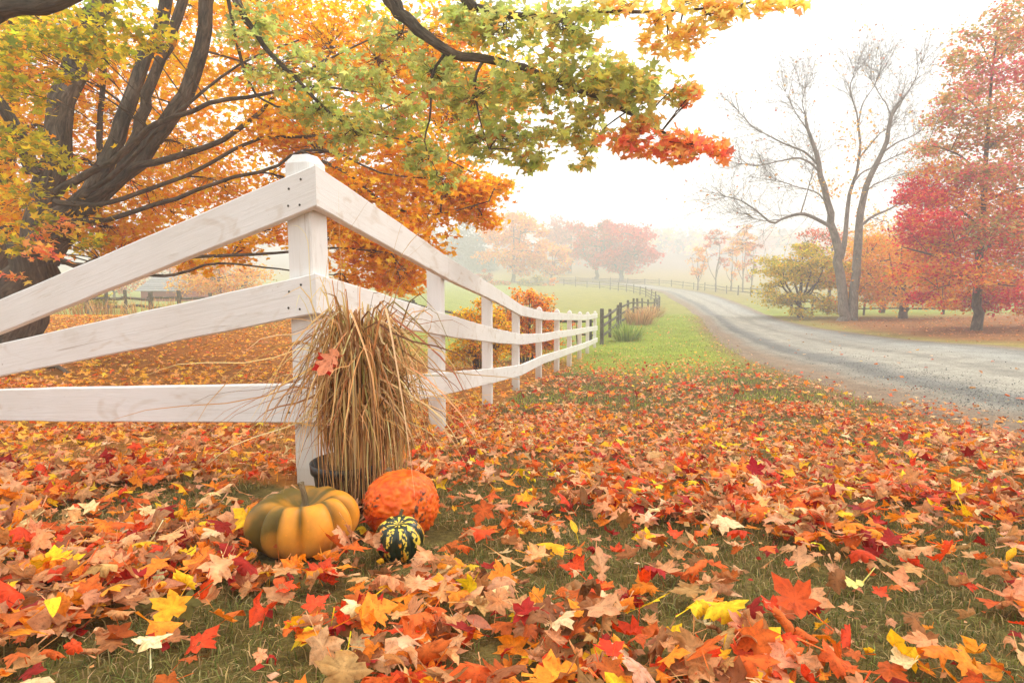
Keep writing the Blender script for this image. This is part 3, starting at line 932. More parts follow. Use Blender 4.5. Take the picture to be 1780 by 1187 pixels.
cl += [(at(a, b, y), r / FPX * y, int(n * 1.3), PPK) for a, b, y, r, n in [(1090, 245, 5, 45, 110), (1150, 255, 5, 42, 110), (1205, 248, 4.95, 42, 110), (1248, 262, 4.95, 26, 45), (1205, 160, 4.9, 22, 28), (1195, 180, 4.9, 14, 12), (1185, 285, 4.95, 10, 8)]]
cl += [(at(a, b, y), r / FPX * y, n, PGY) for a, b, y, r, n in [(1170, 155, 4.95, 35, 70), (1110, 215, 5, 40, 90)]]
cl += [(at(a, b, y), r / FPX * y, n, PTR) for a, b, y, r, n in [(1140, 40, 4.8, 40, 85), (1185, 60, 4.8, 42, 100), (1160, 85, 4.8, 22, 35), (1230, 25, 4.8, 40, 90), (1290, 15, 4.8, 38, 75), (1340, 10, 4.8, 34, 55), (1385, 2, 4.8, 18, 20), (1090, 5, 4.9, 40, 80), (1200, -5, 4.8, 50, 90)]]
grow(gsk, cl, gt, gl, L_CAN, .08, .8, .12, .006, tilt=.85, per=9)
tag(gt.build('twigs', M_BARK, maple), kind='stuff'); gl.build('crown', M_CANOPY, maple)

# --- the tree at the very left edge, behind
base2 = np.array([at(2, 400, 10.5)[0] - .2, 10.5, 0]); base2[2] = T(base2[0], base2[1])
mt2 = tree_root('maple_tree', base2, 'slim dark tree with yellow green leaves at the left edge behind the golden maple')
Q1 = limb_obj(mt2, [base2 - [0, 0, .2], base2 + [0, 0, .8], at(10, 400, 10.5), at(6, 253, 10.4), at(20, 118, 10.3), at(26, 30, 10.3), at(34, -160, 10.3)], [.26, .2, .17, .15, .12, .08], 14, 10, 'trunk')
Q2 = limb_obj(mt2, [Q1[9], at(60, 40, 10), at(110, -60, 9.6)], [.06, .03, .02], 8, 6)
gt, gl = Geo(), Geo()
grow(np.vstack([Q1[8:], Q2]), [(at(a, b, y), r / FPX * y, n, PY_) for a, b, y, r, n in [(-60, 60, 10, 120, 500), (0, -80, 10, 130, 500), (-90, 240, 10, 110, 400), (100, -110, 10, 120, 400), (-20, 330, 9.9, 60, 200)]], gt, gl, L_CAN, .1, .4, .2)
tag(gt.build('twigs', M_BARK, mt2), kind='stuff'); gl.build('crown', M_CANOPY, mt2)


def auto_tree(name, label, px, Y, top_y, half_w, trunk_px, palette, leaf, n_leaves, crown_lo, shape='round', group=None, bark=None, lean=0, n_clumps=26, forks=3, base_y=None, fl=.7, tpl=None, twig=.02, dens=.35, low=0.0, spread=.28):
    """A broadleaf tree standing at X = (px) at distance Y; sizes given as they measure in the photograph at that distance."""
    x = (px - 890) / FPX * Y
    b = np.array([x, Y, float(T(x, Y))])
    h = at(px, top_y, Y)[2] - b[2]
    hw = half_w / FPX * Y; tr = trunk_px / FPX * Y / 2
    root = tree_root(name, b, label, group)
    zl = b[2] + crown_lo * h
    bk = bark or M_BARK
    fork = b + [lean * .35, 0, max(crown_lo * h + .12 * h, .1 * h)]
    tp = b + [lean, 0, h * .82]
    Qt = limb_obj(root, [b - [0, 0, .25], b + [0, 0, .12 * h], fork, (fork + tp) / 2 + R.normal(size=3) * .02 * h, tp], [tr * 1.35, tr, tr * .8, tr * .4, tr * .1], 14, 8, 'trunk', bk)
    pts = [Qt[6:]]
    for k in range(forks):
        a = k * 6.28 / forks + R.random() * 1.2
        e = b + [lean + math.cos(a) * hw * .55, math.sin(a) * hw * .55, h * R.uniform(.5, .75)]
        s = Qt[R.integers(4, 7)]
        q = limb_obj(root, [s, (s + e) / 2 + [math.cos(a) * hw * .1, math.sin(a) * hw * .1, -.02 * h], e], [tr * .55, tr * .35, tr * .1], 9, 6, 'limb', bk)
        pts.append(q[2:])
    pts = np.vstack(pts)
    cz, ch = (zl + b[2] + h) / 2, (b[2] + h - zl) / 2
    cls = []
    per = max(12, n_leaves // n_clumps)
    for k in range(n_clumps):
        while True:
            e = R.uniform(-1, 1, 3)
            if shape == 'round':
                ok = .25 < np.linalg.norm(e) < .92
            elif shape == 'vase':
                ok = math.hypot(e[0], e[1]) < .42 + .45 * (e[2] * .5 + .5) and .2 < np.linalg.norm(e) < 1.0
            elif shape == 'cone':
                ok = math.hypot(e[0], e[1]) < .9 * (1 - (e[2] * .5 + .5)) + .08
            else:
                ok = math.hypot(e[0], e[1]) < .85 * math.sqrt(max(0, 1 - max(0, e[2]) ** 2))
            if ok: break
        p = np.array([b[0] + lean + e[0] * hw, b[1] + e[1] * hw, cz + e[2] * ch - low * (e[0] ** 2 + e[1] ** 2) * ch])
        pl = palette(e) if callable(palette) else palette
        cls.append((p, hw * R.uniform(.22, .38), per, pl))
    gt, gl = Geo(), Geo()
    grow(pts, cls, gt, gl, tpl or L_KITE, leaf, dens, spread, twig, flat=fl, per=10)
    tag(gt.build('twigs', bk, root), kind='stuff'); gl.build('crown', M_FARLEAF, root)
    return root


FO = [(3, lin(236, 170, 70)), (3, lin(242, 188, 90)), (2, lin(222, 142, 62)), (1, lin(200, 164, 76))]
FY = [(3, lin(236, 166, 40)), (3, lin(226, 148, 36)), (2, lin(206, 138, 44)), (2, lin(240, 182, 64))]
FR = [(3, lin(196, 48, 36)), (3, lin(206, 68, 40)), (2, lin(176, 38, 36)), (1, lin(222, 110, 52))]
FRO = [(3, lin(206, 92, 40)), (3, lin(190, 104, 44)), (2, lin(212, 76, 42)), (2, lin(150, 106, 46))]
FYG = [(3, lin(180, 164, 60)), (3, lin(150, 146, 58)), (3, lin(216, 182, 62)), (2, lin(112, 118, 52))]
FPK = [(2, lin(190, 110, 80)), (2, lin(206, 140, 96)), (1, lin(176, 96, 84))]
FPI = [(3, lin(50, 62, 42)), (2, lin(64, 74, 50)), (1, lin(40, 50, 36))]


def red_pal(e):
    r = vnoise(np.array([e[0] * 2.2 + 5]), np.array([e[2] * 2.6 + e[1] * 1.7 + 9]), 4)[0] + (-.22 * (e[0] + .35))
    if r > .50: return [(4, lin(206, 36, 60)), (3, lin(186, 26, 48)), (2, lin(214, 74, 60)), (1, lin(200, 110, 50))]
    if r > .36: return [(3, lin(222, 136, 46)), (3, lin(228, 164, 50)), (2, lin(200, 60, 52)), (2, lin(170, 140, 58))]
    return [(4, lin(170, 146, 62)), (3, lin(140, 132, 66)), (2, lin(226, 160, 52)), (1, lin(204, 84, 52))]


# right-hand trees beyond the road
RC = [(3, lin(216, 40, 70)), (3, lin(200, 34, 60)), (2, lin(224, 80, 72)), (2, lin(222, 132, 62))]
RP = [(3, lin(226, 110, 122)), (3, lin(216, 88, 104)), (2, lin(214, 146, 112)), (2, lin(186, 164, 112))]
RO = [(5, lin(240, 170, 56)), (4, lin(236, 150, 52)), (2, lin(198, 168, 72)), (2, lin(214, 60, 66)), (2, lin(226, 112, 60))]
RG = [(4, lin(184, 168, 98)), (3, lin(210, 172, 96)), (2, lin(160, 156, 92)), (3, lin(226, 140, 92)), (2, lin(220, 96, 92))]
rx_ = (1700 - 890) / FPX * 21.5
rb = np.array([rx_, 21.5, float(T(rx_, 21.5))])
rm = tree_root('maple_tree', rb, 'large red, orange and olive maple on the bank across the road, farthest right')
Qt = limb_obj(rm, [rb - [0, 0, .25], rb + [0, 0, .5], at(1698, 500, 21.5), at(1706, 420, 21.6), at(1712, 300, 21.6), at(1722, 170, 21.6), at(1734, 40, 21.6)], [.20, .15, .13, .09, .05, .02], 18, 9, 'trunk')
rsk = [Qt[7:]]
for pts_, y0, y1, r0 in [([(1700, 480), (1660, 455), (1610, 440), (1570, 430)], 21.5, 20.6, .07), ([(1704, 440), (1740, 415), (1790, 400), (1850, 390)], 21.5, 21, .07), ([(1708, 400), (1670, 365), (1620, 340), (1575, 332)], 21.5, 22, .06),
                         ([(1710, 350), (1760, 330), (1810, 322), (1860, 300)], 21.6, 20.5, .06), ([(1712, 320), (1680, 280), (1650, 262), (1612, 252)], 21.6, 21.2, .05), ([(1715, 260), (1760, 225), (1800, 200)], 21.6, 22.4, .05),
                         ([(1720, 220), (1695, 185), (1670, 165), (1650, 150)], 21.6, 22, .04), ([(1726, 130), (1712, 90), (1700, 70)], 21.6, 21.2, .03), ([(1730, 110), (1765, 70), (1800, 40)], 21.6, 21.6, .03), ([(1700, 470), (1720, 490), (1780, 500)], 21.4, 19.8, .05),
                         ([(1700, 480), (1680, 490), (1630, 500)], 21.4, 19.9, .045), ([(1705, 430), (1690, 410), (1660, 420)], 21.4, 19.6, .05)]:
    q_ = limb_obj(rm, [at(a, b, y0 + (y1 - y0) * k / (len(pts_) - 1)) for k, (a, b) in enumerate(pts_)], [r0, r0 * .6, r0 * .2], 12, 6)
    rsk.append(q_[2:])
rsk = np.vstack(rsk)
cl = []
for a, b, r, n, pal_ in [(1752, 25, 34, 420, RG), (1700, 60, 26, 200, RG), (1790, 60, 40, 420, RG), (1735, 80, 34, 420, RG), (1760, 120, 36, 420, RP), (1690, 118, 34, 360, RG), (1708, 150, 36, 460, RP), (1670, 160, 28, 240, RG), (1650, 175, 22, 140, RG),
                         (1790, 160, 46, 420, RG), (1740, 185, 40, 420, RG), (1690, 205, 36, 380, RG), (1640, 208, 28, 240, RG), (1648, 198, 16, 110, RP), (1790, 225, 46, 460, RG), (1735, 245, 44, 460, RG), (1680, 250, 40, 420, RG), (1630, 255, 32, 280, RG),
                         (1600, 262, 20, 110, RG), (1790, 290, 46, 460, RO), (1740, 305, 44, 420, RG), (1690, 300, 40, 360, RG), (1640, 300, 32, 240, RO), (1600, 325, 24, 220, RC), (1572, 345, 18, 190, RC), (1620, 345, 28, 300, RC), (1655, 350, 34, 330, RO),
                         (1700, 350, 44, 460, RO), (1760, 355, 46, 500, RO), (1820, 350, 46, 420, RG), (1590, 375, 22, 240, RC), (1625, 385, 32, 380, RC), (1670, 395, 40, 460, RO), (1730, 400, 44, 520, RG), (1790, 405, 44, 480, RO), (1610, 415, 30, 330, RC),
                         (1575, 420, 18, 140, RC), (1640, 425, 34, 380, RO), (1690, 440, 40, 440, RO), (1600, 445, 28, 260, RO), (1750, 450, 44, 500, RO), (1800, 455, 40, 420, RG), (1640, 465, 34, 360, RO), (1605, 475, 24, 200, RO), (1690, 480, 38, 380, RO),
                         (1580, 470, 16, 100, RC), (1740, 490, 36, 360, RO), (1790, 495, 36, 380, RC), (1620, 500, 28, 250, RO), (1660, 505, 30, 260, RO), (1600, 518, 18, 170, RC), (1735, 515, 22, 200, RC), (1770, 520, 26, 260, RC), (1640, 525, 20, 110, RO),
                         (1715, 508, 22, 140, RO), (1680, 520, 18, 80, RO), (1660, 470, 34, 300, RC), (1700, 415, 34, 260, RC), (1745, 430, 34, 260, RC), (1690, 520, 30, 260, RO), (1720, 528, 26, 200, RC), (1670, 530, 24, 160, RO), (1755, 385, 36, 260, RC), (1640, 440, 26, 220, RC), (1710, 300, 34, 200, RP), (1655, 330, 30, 240, RC), (1790, 535, 30, 220, RO), (1560, 480, 18, 110, RO), (1575, 395, 20, 130, RC), (1605, 300, 20, 110, RG), (1670, 100, 24, 160, RG), (1840, 120, 60, 500, RG), (1850, 240, 60, 500, RG), (1860, 420, 60, 600, RO), (1850, 510, 40, 300, RC)]:
    yy_ = 21.5 + R.uniform(-1.9, 1.9)
    cl.append((at(a, b, yy_), r / FPX * yy_ * 1.22, int(n * (1.7 if b < 270 else 2.3)), pal_))
gt, gl = Geo(), Geo()
grow(rsk, cl, gt, gl, L_KITE, .13, .2, .2, .008, flat=.55, per=12)
tag(gt.build('twigs', M_BARK, rm), kind='stuff'); gl.build('crown', M_FARLEAF, rm)
auto_tree('small_tree', 'low spreading orange tree with a dark trunk between bare tree and red maple', 1572, 30.6, 392, 112, 12, [(4, lin(240, 176, 54)), (3, lin(234, 156, 50)), (2, lin(206, 170, 66)), (1, lin(224, 112, 60))], .15, 15000, .2, 'dome', n_clumps=70, lean=-.3, fl=.3, low=.22, forks=5, dens=.08, twig=.014)
auto_tree('small_tree', 'round yellow green tree with dark trunks beside the dark rail fence', 1390, 33, 412, 80, 9, [(4, lin(206, 186, 62)), (3, lin(178, 166, 62)), (4, lin(234, 194, 66)), (1, lin(130, 134, 58))], .15, 12000, .14, 'dome', n_clumps=40, fl=.3, low=.2, forks=6, dens=.1, twig=.014, spread=.2)
auto_tree('small_tree', 'pale orange tree half hidden behind the forked trunks of the bare tree', 1535, 40, 350, 90, 8, FO, .2, 6000, .12, 'round', n_clumps=46, dens=.25, twig=.016)
auto_tree('small_tree', 'thin orange brown tree showing above the round yellow green tree', 1440, 48, 390, 60, 6, FRO, .2, 1700, .3, 'vase', n_clumps=26, dens=.5)
# mid-distance slender trees by the far fence
for k, (px, Y, ty, hw, n, p, lab) in enumerate([
        (1212, 92, 422, 26, 800, FO, 'small pale orange tree, first of the thin trees from the road bend'),
        (1243, 90, 385, 30, 520, FPK, 'tall nearly leafless pinkish tree, second of the thin trees from the road bend'),
        (1270, 93, 420, 20, 420, FO, 'short yellow tree between the two tall thin trees by the far fence'),
        (1290, 88, 388, 28, 1100, FO, 'tall thin yellow orange tree by the far fence, tallest of the yellow ones'),
        (1305, 84, 412, 22, 300, FPK, 'sparse grey brown tree, nearest of the thin trees to the round yellow green tree')]):
    auto_tree('slender_tree', lab, px, Y, ty, hw, 2.6, p, .34, n, .18, 'vase', 'thin trees by the far fence', M_BARKG, n_clumps=20, forks=3, twig=.03, dens=.8)
# the row at the end of the field, in the mist
auto_tree('maple_tree', 'red maple with a short trunk, rightmost of the misty trees beyond the field', 1080, 132, 384, 62, 7, FR, .6, 9000, .13, 'round', 'misty trees beyond the field', n_clumps=44, fl=.42, twig=.05, dens=.2)
auto_tree('maple_tree', 'faded orange red maple beside the red maple beyond the field', 1037, 138, 374, 54, 6, FRO, .6, 7000, .13, 'round', 'misty trees beyond the field', n_clumps=36, fl=.45, twig=.05, dens=.2)
auto_tree('maple_tree', 'tall dim pinkish tree in the mist between the orange and the red maples', 990, 165, 372, 50, 6, FPK, .7, 5000, .1, 'round', 'misty trees beyond the field', n_clumps=30, twig=.05, dens=.3)
auto_tree('maple_tree', 'wide pale yellow orange maple in the mist beyond the field', 893, 128, 362, 66, 6, FY, .6, 9000, .08, 'round', 'misty trees beyond the field', n_clumps=50, fl=.5, twig=.05, dens=.25)
auto_tree('maple_tree', 'low orange tree below the dim pinkish tree beyond the field', 958, 130, 425, 40, 4, FO, .55, 3200, .06, 'round', 'misty trees beyond the field', n_clumps=24, twig=.04, dens=.3)
auto_tree('pine_tree', 'grey dark evergreen fading into the mist left of the yellow orange maple', 812, 175, 380, 60, 8, FPI, .8, 9000, .02, 'cone', n_clumps=90, fl=.4, twig=.06, dens=.2)
auto_tree('pine_tree', 'faint evergreen almost lost in the mist behind the golden maple leaves', 768, 190, 400, 46, 8, FPI, .8, 5000, .02, 'cone', n_clumps=60, fl=.4, twig=.06, dens=.2)
auto_tree('small_tree', 'small pinkish tree in front of the misty evergreen', 842, 122, 468, 16, 2, FPK, .4, 700, .05, 'round', n_clumps=12)
# back left
auto_tree('small_tree', 'bright orange tree seen under the maple boughs right of the grey house', 385, 45, 440, 78, 5, FO, .2, 6500, .1, 'round', n_clumps=44, fl=.5, dens=.3)
auto_tree('small_tree', 'orange pink tree seen between the boards left of the grey house', 200, 62, 462, 45, 4, FO[:1] + FPK, .25, 2400, .06, 'round', n_clumps=22)
auto_tree('small_tree', 'brownish misty tree behind the grey house', 300, 85, 420, 75, 5, FRO, .35, 3000, .06, 'round', n_clumps=26)
auto_tree('small_tree', 'olive yellow bushy tree at the end of the old rail fence', 160, 26, 512, 28, 3, FYG, .12, 1500, .05, 'round', n_clumps=14)

# wooded hillside lost in the fog: nobody could count it
gl = Geo()
n = 2600
yy = R.uniform(235, 420, n); xx = R.uniform(-.95, .95, n) * yy
keep = fbm(xx * .02, yy * .02, 8) > .46
xx, yy = xx[keep], yy[keep]
for x, y in zip(xx, yy):
    p = np.array([x, y, float(T(x, y))])
    m = 26
    h = R.uniform(6, 12); r = h * R.uniform(.25, .4)
    q = R.normal(size=(m, 3)); q /= np.linalg.norm(q, axis=1)[:, None]
    pos = p + [0, 0, h * .58] + q * (R.random((m, 1)) ** .4) * [r, r, h * .42]
    pc_ = [FO, FRO, FPK, FPI, FYG][int(R.choice(5, p=[.2, .15, .25, .25, .15]))]
    add_leaves(gl, L_KITE, pos, R.uniform(1.6, 2.8, m), pal(pc_, m), .3, .9)
tag(gl.build('hillside_woods', M_FARLEAF), kind='stuff')

# --- bare tree across the road
bx = (1472 - 890) / FPX * 29.5
bb = np.array([bx, 29.5, float(T(bx, 29.5))])
bare = tree_root('bare_tree', bb, 'tall nearly leafless grey tree with two forked trunks on the bank across the road')


def A_(px, dy=0): return [at(p[0], p[1], 29.5 + dy * i / max(1, len(px) - 1)) for i, p in enumerate(px)]


def BL(px, r0, r1, dy=0, n=14, name='limb'):
    return limb_obj(bare, A_(px, dy), np.array([r0, (r0 + r1) / 2, r1]) * .72, n, 7, name, M_BARKG, .08)


s = 29.5 / FPX / 2
tr1 = [bb + [-.1, 0, -.3]] + A_([(1470, 552), (1466, 520), (1459, 470), (1455, 430), (1446, 398), (1440, 360), (1428, 310), (1420, 270), (1405, 225), (1400, 200)])
b1 = limb_obj(bare, tr1, np.array([30, 20, 18, 15, 12, 8, 4]) * s * .84, 22, 9, 'trunk', M_BARKG, .08)
tr2 = [bb + [.25, .1, -.3]] + A_([(1482, 552), (1486, 500), (1492, 440), (1494, 400), (1499, 360), (1503, 330), (1520, 290), (1540, 250), (1550, 200), (1565, 175)])
b2 = limb_obj(bare, tr2, np.array([26, 18, 16, 13, 11, 8, 4]) * s * .84, 22, 9, 'trunk', M_BARKG, .08)
limbs = [b1[8:], b2[8:]]
limbs.append(BL([(1462, 450), (1470, 400), (1474, 350), (1486, 310), (1495, 260), (1490, 200), (1480, 170)], 9 * s * 1.4, 2 * s, .8))
limbs.append(BL([(1455, 410), (1440, 392), (1415, 378), (1392, 372), (1365, 378), (1342, 388), (1320, 370), (1290, 350), (1262, 342)], 8 * s * 1.3, 1.6 * s, -1.2, 18))
limbs.append(BL([(1365, 380), (1335, 384), (1310, 380)], 3 * s, s, -.5, 8))
limbs.append(BL([(1392, 372), (1400, 345), (1410, 310), (1416, 285)], 4 * s, s, .4, 8))
limbs.append(BL([(1425, 300), (1410, 285), (1388, 275), (1355, 280), (1320, 288), (1290, 285)], 6 * s, 1.5 * s, -1, 14))
limbs.append(BL([(1420, 285), (1400, 265), (1372, 254), (1340, 238), (1310, 222), (1285, 195)], 6 * s, 1.4 * s, 1, 14))
limbs.append(BL([(1410, 235), (1396, 215), (1380, 190), (1365, 160)], 4 * s, s, .6, 10))
limbs.append(BL([(1448, 400), (1438, 360), (1420, 335), (1385, 325), (1350, 313)], 5 * s, 1.2 * s, -1, 12))
limbs.append(BL([(1492, 395), (1520, 375), (1550, 362), (1580, 340), (1615, 325)], 7 * s, 2 * s, .8, 12))
limbs.append(BL([(1497, 370), (1500, 345), (1515, 325), (1545, 310), (1580, 300)], 5 * s, 1.5 * s, -.6, 12))
limbs.append(BL([(1485, 315), (1500, 300), (1530, 285), (1560, 270), (1590, 258)], 5 * s, 1.4 * s, 1, 12))
limbs.append(BL([(1490, 280), (1510, 255), (1530, 232), (1548, 222)], 5 * s, 1.4 * s, 1, 10))
limbs.append(BL([(1530, 270), (1560, 248), (1590, 235), (1615, 215)], 4.5 * s, 1.2 * s, -.8, 10))
limbs.append(BL([(1548, 215), (1545, 190), (1530, 165), (1515, 140)], 4 * s, s, .6, 10))
limbs.append(BL([(1552, 200), (1572, 170), (1590, 140), (1602, 110)], 4 * s, s, -.4, 10))
limbs.append(BL([(1492, 220), (1500, 180), (1520, 150), (1530, 125)], 3.5 * s, s, .4, 10))
limbs.append(BL([(1484, 180), (1478, 150), (1486, 125)], 3 * s, s, -.3, 8))
limbs.append(BL([(1402, 205), (1395, 180), (1400, 155)], 3 * s, s, .3, 8))
gt = Geo(); gl = Geo()
ends = []


def twig(p, d, ln, r, depth):
    n = 4
    P = [p]; dd = d
    for _ in range(n - 1):
        dd = dd + R.normal(size=3) * .2 + [0, 0, .05]; dd /= np.linalg.norm(dd)
        P.append(P[-1] + dd * ln / (n - 1))
    tube(gt, P, np.linspace(r, r * .45, n), 3)
    if depth > 0:
        for k in range(int(R.integers(2, 5))):
            q = P[int(R.integers(1, n))]
            e = dd + R.normal(size=3) * .65; e /= np.linalg.norm(e)
            twig(q, e, ln * R.uniform(.5, .8), r * .6, depth - 1)
    else: ends.append(P[-1])


ctr = at(1470, 330, 29.5)
for q in limbs:
    for k in range(4, len(q)):
        for _ in range(4 if k > len(q) * .5 else 2):
            if R.random() < .9:
                d = (q[k] - q[k - 1]); d /= np.linalg.norm(d)
                o = q[k] - ctr; o /= np.linalg.norm(o)
                e = d * .5 + o * .5 + R.normal(size=3) * .55; e /= np.linalg.norm(e)
                twig(q[k], e, R.uniform(.9, 2.1), .0095, 2)
    d = (q[-1] - q[-3]); d /= np.linalg.norm(d)
    for _ in range(9):
        e = d + R.normal(size=3) * .45; e /= np.linalg.norm(e)
        twig(q[-1], e, R.uniform(.8, 1.7), .0095, 3)
tag(gt.build('twigs', M_BARKG, bare), kind='stuff')
ends = np.array(ends)
sel = ends[R.random(len(ends)) < .09]
add_leaves(gl, L_CAN, sel + R.normal(size=sel.shape) * .08, R.uniform(.07, .14, len(sel)), pal(FO + FPK, len(sel)), 1.2, 1.0)
for a, b, r, n in [(1490, 235, 26, 160), (1430, 320, 22, 90), (1452, 330, 16, 50), (1490, 330, 18, 50), (1560, 300, 20, 30), (1480, 270, 20, 60)]:
    p = at(a, b, 29.5)
    add_leaves(gl, L_CAN, p + R.normal(size=(n, 3)) * r / FPX * 29.5 * .7, R.uniform(.09, .16, n), pal(FO, n), 1.2, 1.0)
gl.build('sparse_leaves', M_FARLEAF, bare)


# ------------------------------------------------------------------ bushes and low plants
def bush(name, label, px, Y, half_w, top_y, base_lo, palette, leaf, n, ncl, stems=14):
    x = (px - 890) / FPX * Y
    b = np.array([x, Y, float(T(x, Y))]); h = at(px, top_y, Y)[2] - b[2]; hw = half_w / FPX * Y
    root = tree_root(name, b, label, None, 'bush')
    gt, gl = Geo(), Geo(); pts = []
    for k in range(stems):
        a = R.random() * 6.28; r = R.uniform(.2, .95)
        e = b + [math.cos(a) * hw * r, math.sin(a) * hw * .7 * r, h * R.uniform(.6, .95) * (1 - .35 * r * r)]
        Q = bez([b + [math.cos(a) * .15, math.sin(a) * .15, -.05], (b + e) / 2 + [math.cos(a) * hw * .12, math.sin(a) * hw * .12, .1 * h], e], 7)
        tube(gt, Q, np.linspace(.014, .005, 7), 4); pts.extend(Q[2:])
    cls = []
    for k in range(ncl):
        a = R.random() * 6.28; r = math.sqrt(R.random()) * .9
        top = h * math.sqrt(max(.05, 1 - r * r * .8)) * .95
        cls.append((b + [math.cos(a) * hw * r, math.sin(a) * hw * .7 * r, R.uniform(base_lo * h, top)], hw * R.uniform(.16, .26), n // ncl, palette))
    grow(pts, cls, gt, gl, L_KITE if leaf < .09 else L_CAN, leaf, 1.0, .2, .006, per=8, flat=.8)
    tag(gt.build('stems', M_SHRUBSTEM, root), kind='stuff'); gl.build('foliage', M_CANOPY, root)
    return root


bush('flowering_bush', 'orange and red leaved bush seen over the white fence', 915, 14.5, 66, 498, .15, [(4, lin(238, 156, 50)), (3, lin(224, 120, 48)), (4, lin(242, 184, 62)), (1, lin(180, 74, 50)), (2, lin(160, 130, 58))], .07, 9500, 95, 26)
bush('flowering_bush', 'yellow leaved bush behind the white fence, left of the orange one', 838, 12.5, 62, 516, .15, [(4, lin(240, 196, 48)), (3, lin(220, 176, 52)), (2, lin(226, 150, 48)), (2, lin(150, 136, 52))], .07, 6000, 75, 22)
bush('bush', 'small orange red shrub beside the end of the white fence', 998, 17.5, 14, 535, .1, [(3, lin(226, 130, 60)), (2, lin(190, 84, 60))], .07, 260, 12, 8)
bush('bush', 'rounded olive green shrub below the misty yellow maple', 925, 112, 26, 478, .0, [(3, lin(120, 122, 60)), (2, lin(150, 140, 66)), (2, lin(190, 160, 70))], .35, 700, 20, 8)
bush('bush', 'yellow shrub beside the olive shrub at the edge of the field', 955, 112, 14, 480, .0, FY, .35, 300, 10, 6)
bush('bush', 'dim brown hedge like shrub at the left end of the field', 868, 115, 26, 488, .0, FRO + FYG, .35, 500, 14, 6)


def tuft(name, label, x, y, n, ln, w, palette, spread, lean, cat='plant', mat=None, r0=.1, up=.3):
    b = np.array([x, y, float(T(x, y))])
    root = empty(name, b, label, cat)
    g = Geo()
    for k in range(n):
        a = R.random() * 6.28; L = ln * R.uniform(.6, 1.15); le = lean * R.uniform(.3, 1.3)
        u = np.array([math.cos(a), math.sin(a), 0])
        s = b + u * r0 * R.random() ** .5 * np.array([1, .7, 1]) * spread
        t = np.linspace(0, 1, 6)
        P = s + np.outer(t * L * .35 * le + t ** 2 * L * .5 * le, u) + np.outer(L * (t * (1 - .0 * le) - up * le * t ** 2.2), [0, 0, 1])
        sd_ = np.array([-u[1], u[0], 0]) * w
        prof = np.array([.6, 1, 1, .85, .5, .05])[:, None]
        V = np.stack([P - sd_ * prof, P + sd_ * prof], 1).reshape(-1, 3)
        q = [(2 * i, 2 * i + 1, 2 * i + 3, 2 * i + 2) for i in range(5)]
        cc = pal(palette, 1)[0]
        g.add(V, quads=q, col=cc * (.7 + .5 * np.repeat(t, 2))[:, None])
    g.build('blades', mat or M_BLADE, root)
    return root


GRN = [(3, lin(140, 158, 66)), (2, lin(168, 178, 82)), (1, lin(112, 136, 58))]
STR = [(3, lin(206, 160, 104)), (2, lin(186, 136, 84)), (1, lin(222, 184, 128))]
x = (1078 - 890) / FPX * 22.2
tuft('daylily_plant', 'clump of arching green strap leaves at the foot of the split rail fence', x + .25, 22.0, 190, .85, .012, GRN, 5, 1.0, up=.45)
tuft('grass_tuft', 'dry straw coloured grass clump leaning on the split rail fence', (1112 - 890) / FPX * 30, 30, 260, .95, .014, STR, 8, .8, mat=M_STRAW)
tuft('grass_tuft', 'dry straw coloured grass farther along the curve of the split rail fence', (1130 - 890) / FPX * 37, 37, 200, .9, .016, STR, 8, .8, mat=M_STRAW)
x, y = hit(690, 574)[:2]
tuft('green_plant', 'low green leafy plant behind the white fence next to the corner', x, y, 90, .3, .02, GRN, 6, 1.0, up=.45)
for k, (px, Y, lab) in enumerate([(140, 17.5, 'pale dry reeds at the left end of the old rail fence'), (185, 18, 'tall bent dry reeds in front of the old rail fence'), (250, 18, 'pale dry reeds below the grey roof of the house'), (310, 18.4, 'dry reeds at the right side below the grey house')]):
    tuft('dry_reeds', lab, (px - 890) / FPX * Y, Y, 90, .62, .008, STR, 9, .7, mat=M_STRAW, up=.25)

# ------------------------------------------------------------------ far house, left
HY = 55.0
hx0, hx1 = at(238, 500, HY)[0], at(335, 500, HY)[0]
hz_e, hz_r = at(0, 506, HY)[2], at(0, 478, HY + 3)[2]
hb = float(T((hx0 + hx1) / 2, HY))
house = empty('house', ((hx0 + hx1) / 2, HY + 3, hb), 'small house with a grey roof and a white dormer seen under the maple', 'house')
g = Geo(); g.add(box_verts(hx0 + .3, hx1 - .5, HY, HY + 6, hb - .5, hz_e), quads=BOXQ, col=lin(150, 74, 60)); g.build('wall', M_WALL, house, False)
roof_root = None
g = Geo()
rows = 9
for r in range(rows):
    t0, t1 = r / rows, (r + 1) / rows + .03
    for sgn in (0, 1):
        ya, yb = (HY - .4 + 3.4 * t0, HY - .4 + 3.4 * t1) if sgn == 0 else (HY + 6.4 - 3.4 * t0, HY + 6.4 - 3.4 * t1)
        za, zb = hz_e + (hz_r - hz_e) * t0, hz_e + (hz_r - hz_e) * t1
        sh = 1.0 * t0
        V = np.array([(hx0, ya, za + .05), (hx1 - sh, ya, za + .05), (hx1 - sh - .1, yb, zb), (hx0, yb, zb), (hx0, ya, za), (hx1 - sh, ya, za)])
        g.add(V, quads=[(0, 1, 2, 3), (4, 5, 1, 0)], col=lin(150, 148, 146) * R.uniform(.85, 1.1))
roof_o = g.build('roof', M_WALL, house, False)
dx, dy = at(297, 0, HY)[0], HY + .8
g = Geo(); g.add(box_verts(dx - .45, dx + .45, dy, dy + 2.2, hz_e + .3, hz_r + .25), quads=BOXQ, col=lin(238, 236, 232)); dorm = g.build('dormer', M_WALL, house, False)
g = Geo(); g.add(box_verts(dx - .22, dx + .22, dy - .03, dy + .02, hz_e + .55, hz_r + .05), quads=BOXQ, col=lin(70, 74, 80)); g.build('pane', M_WALL, dorm, False)
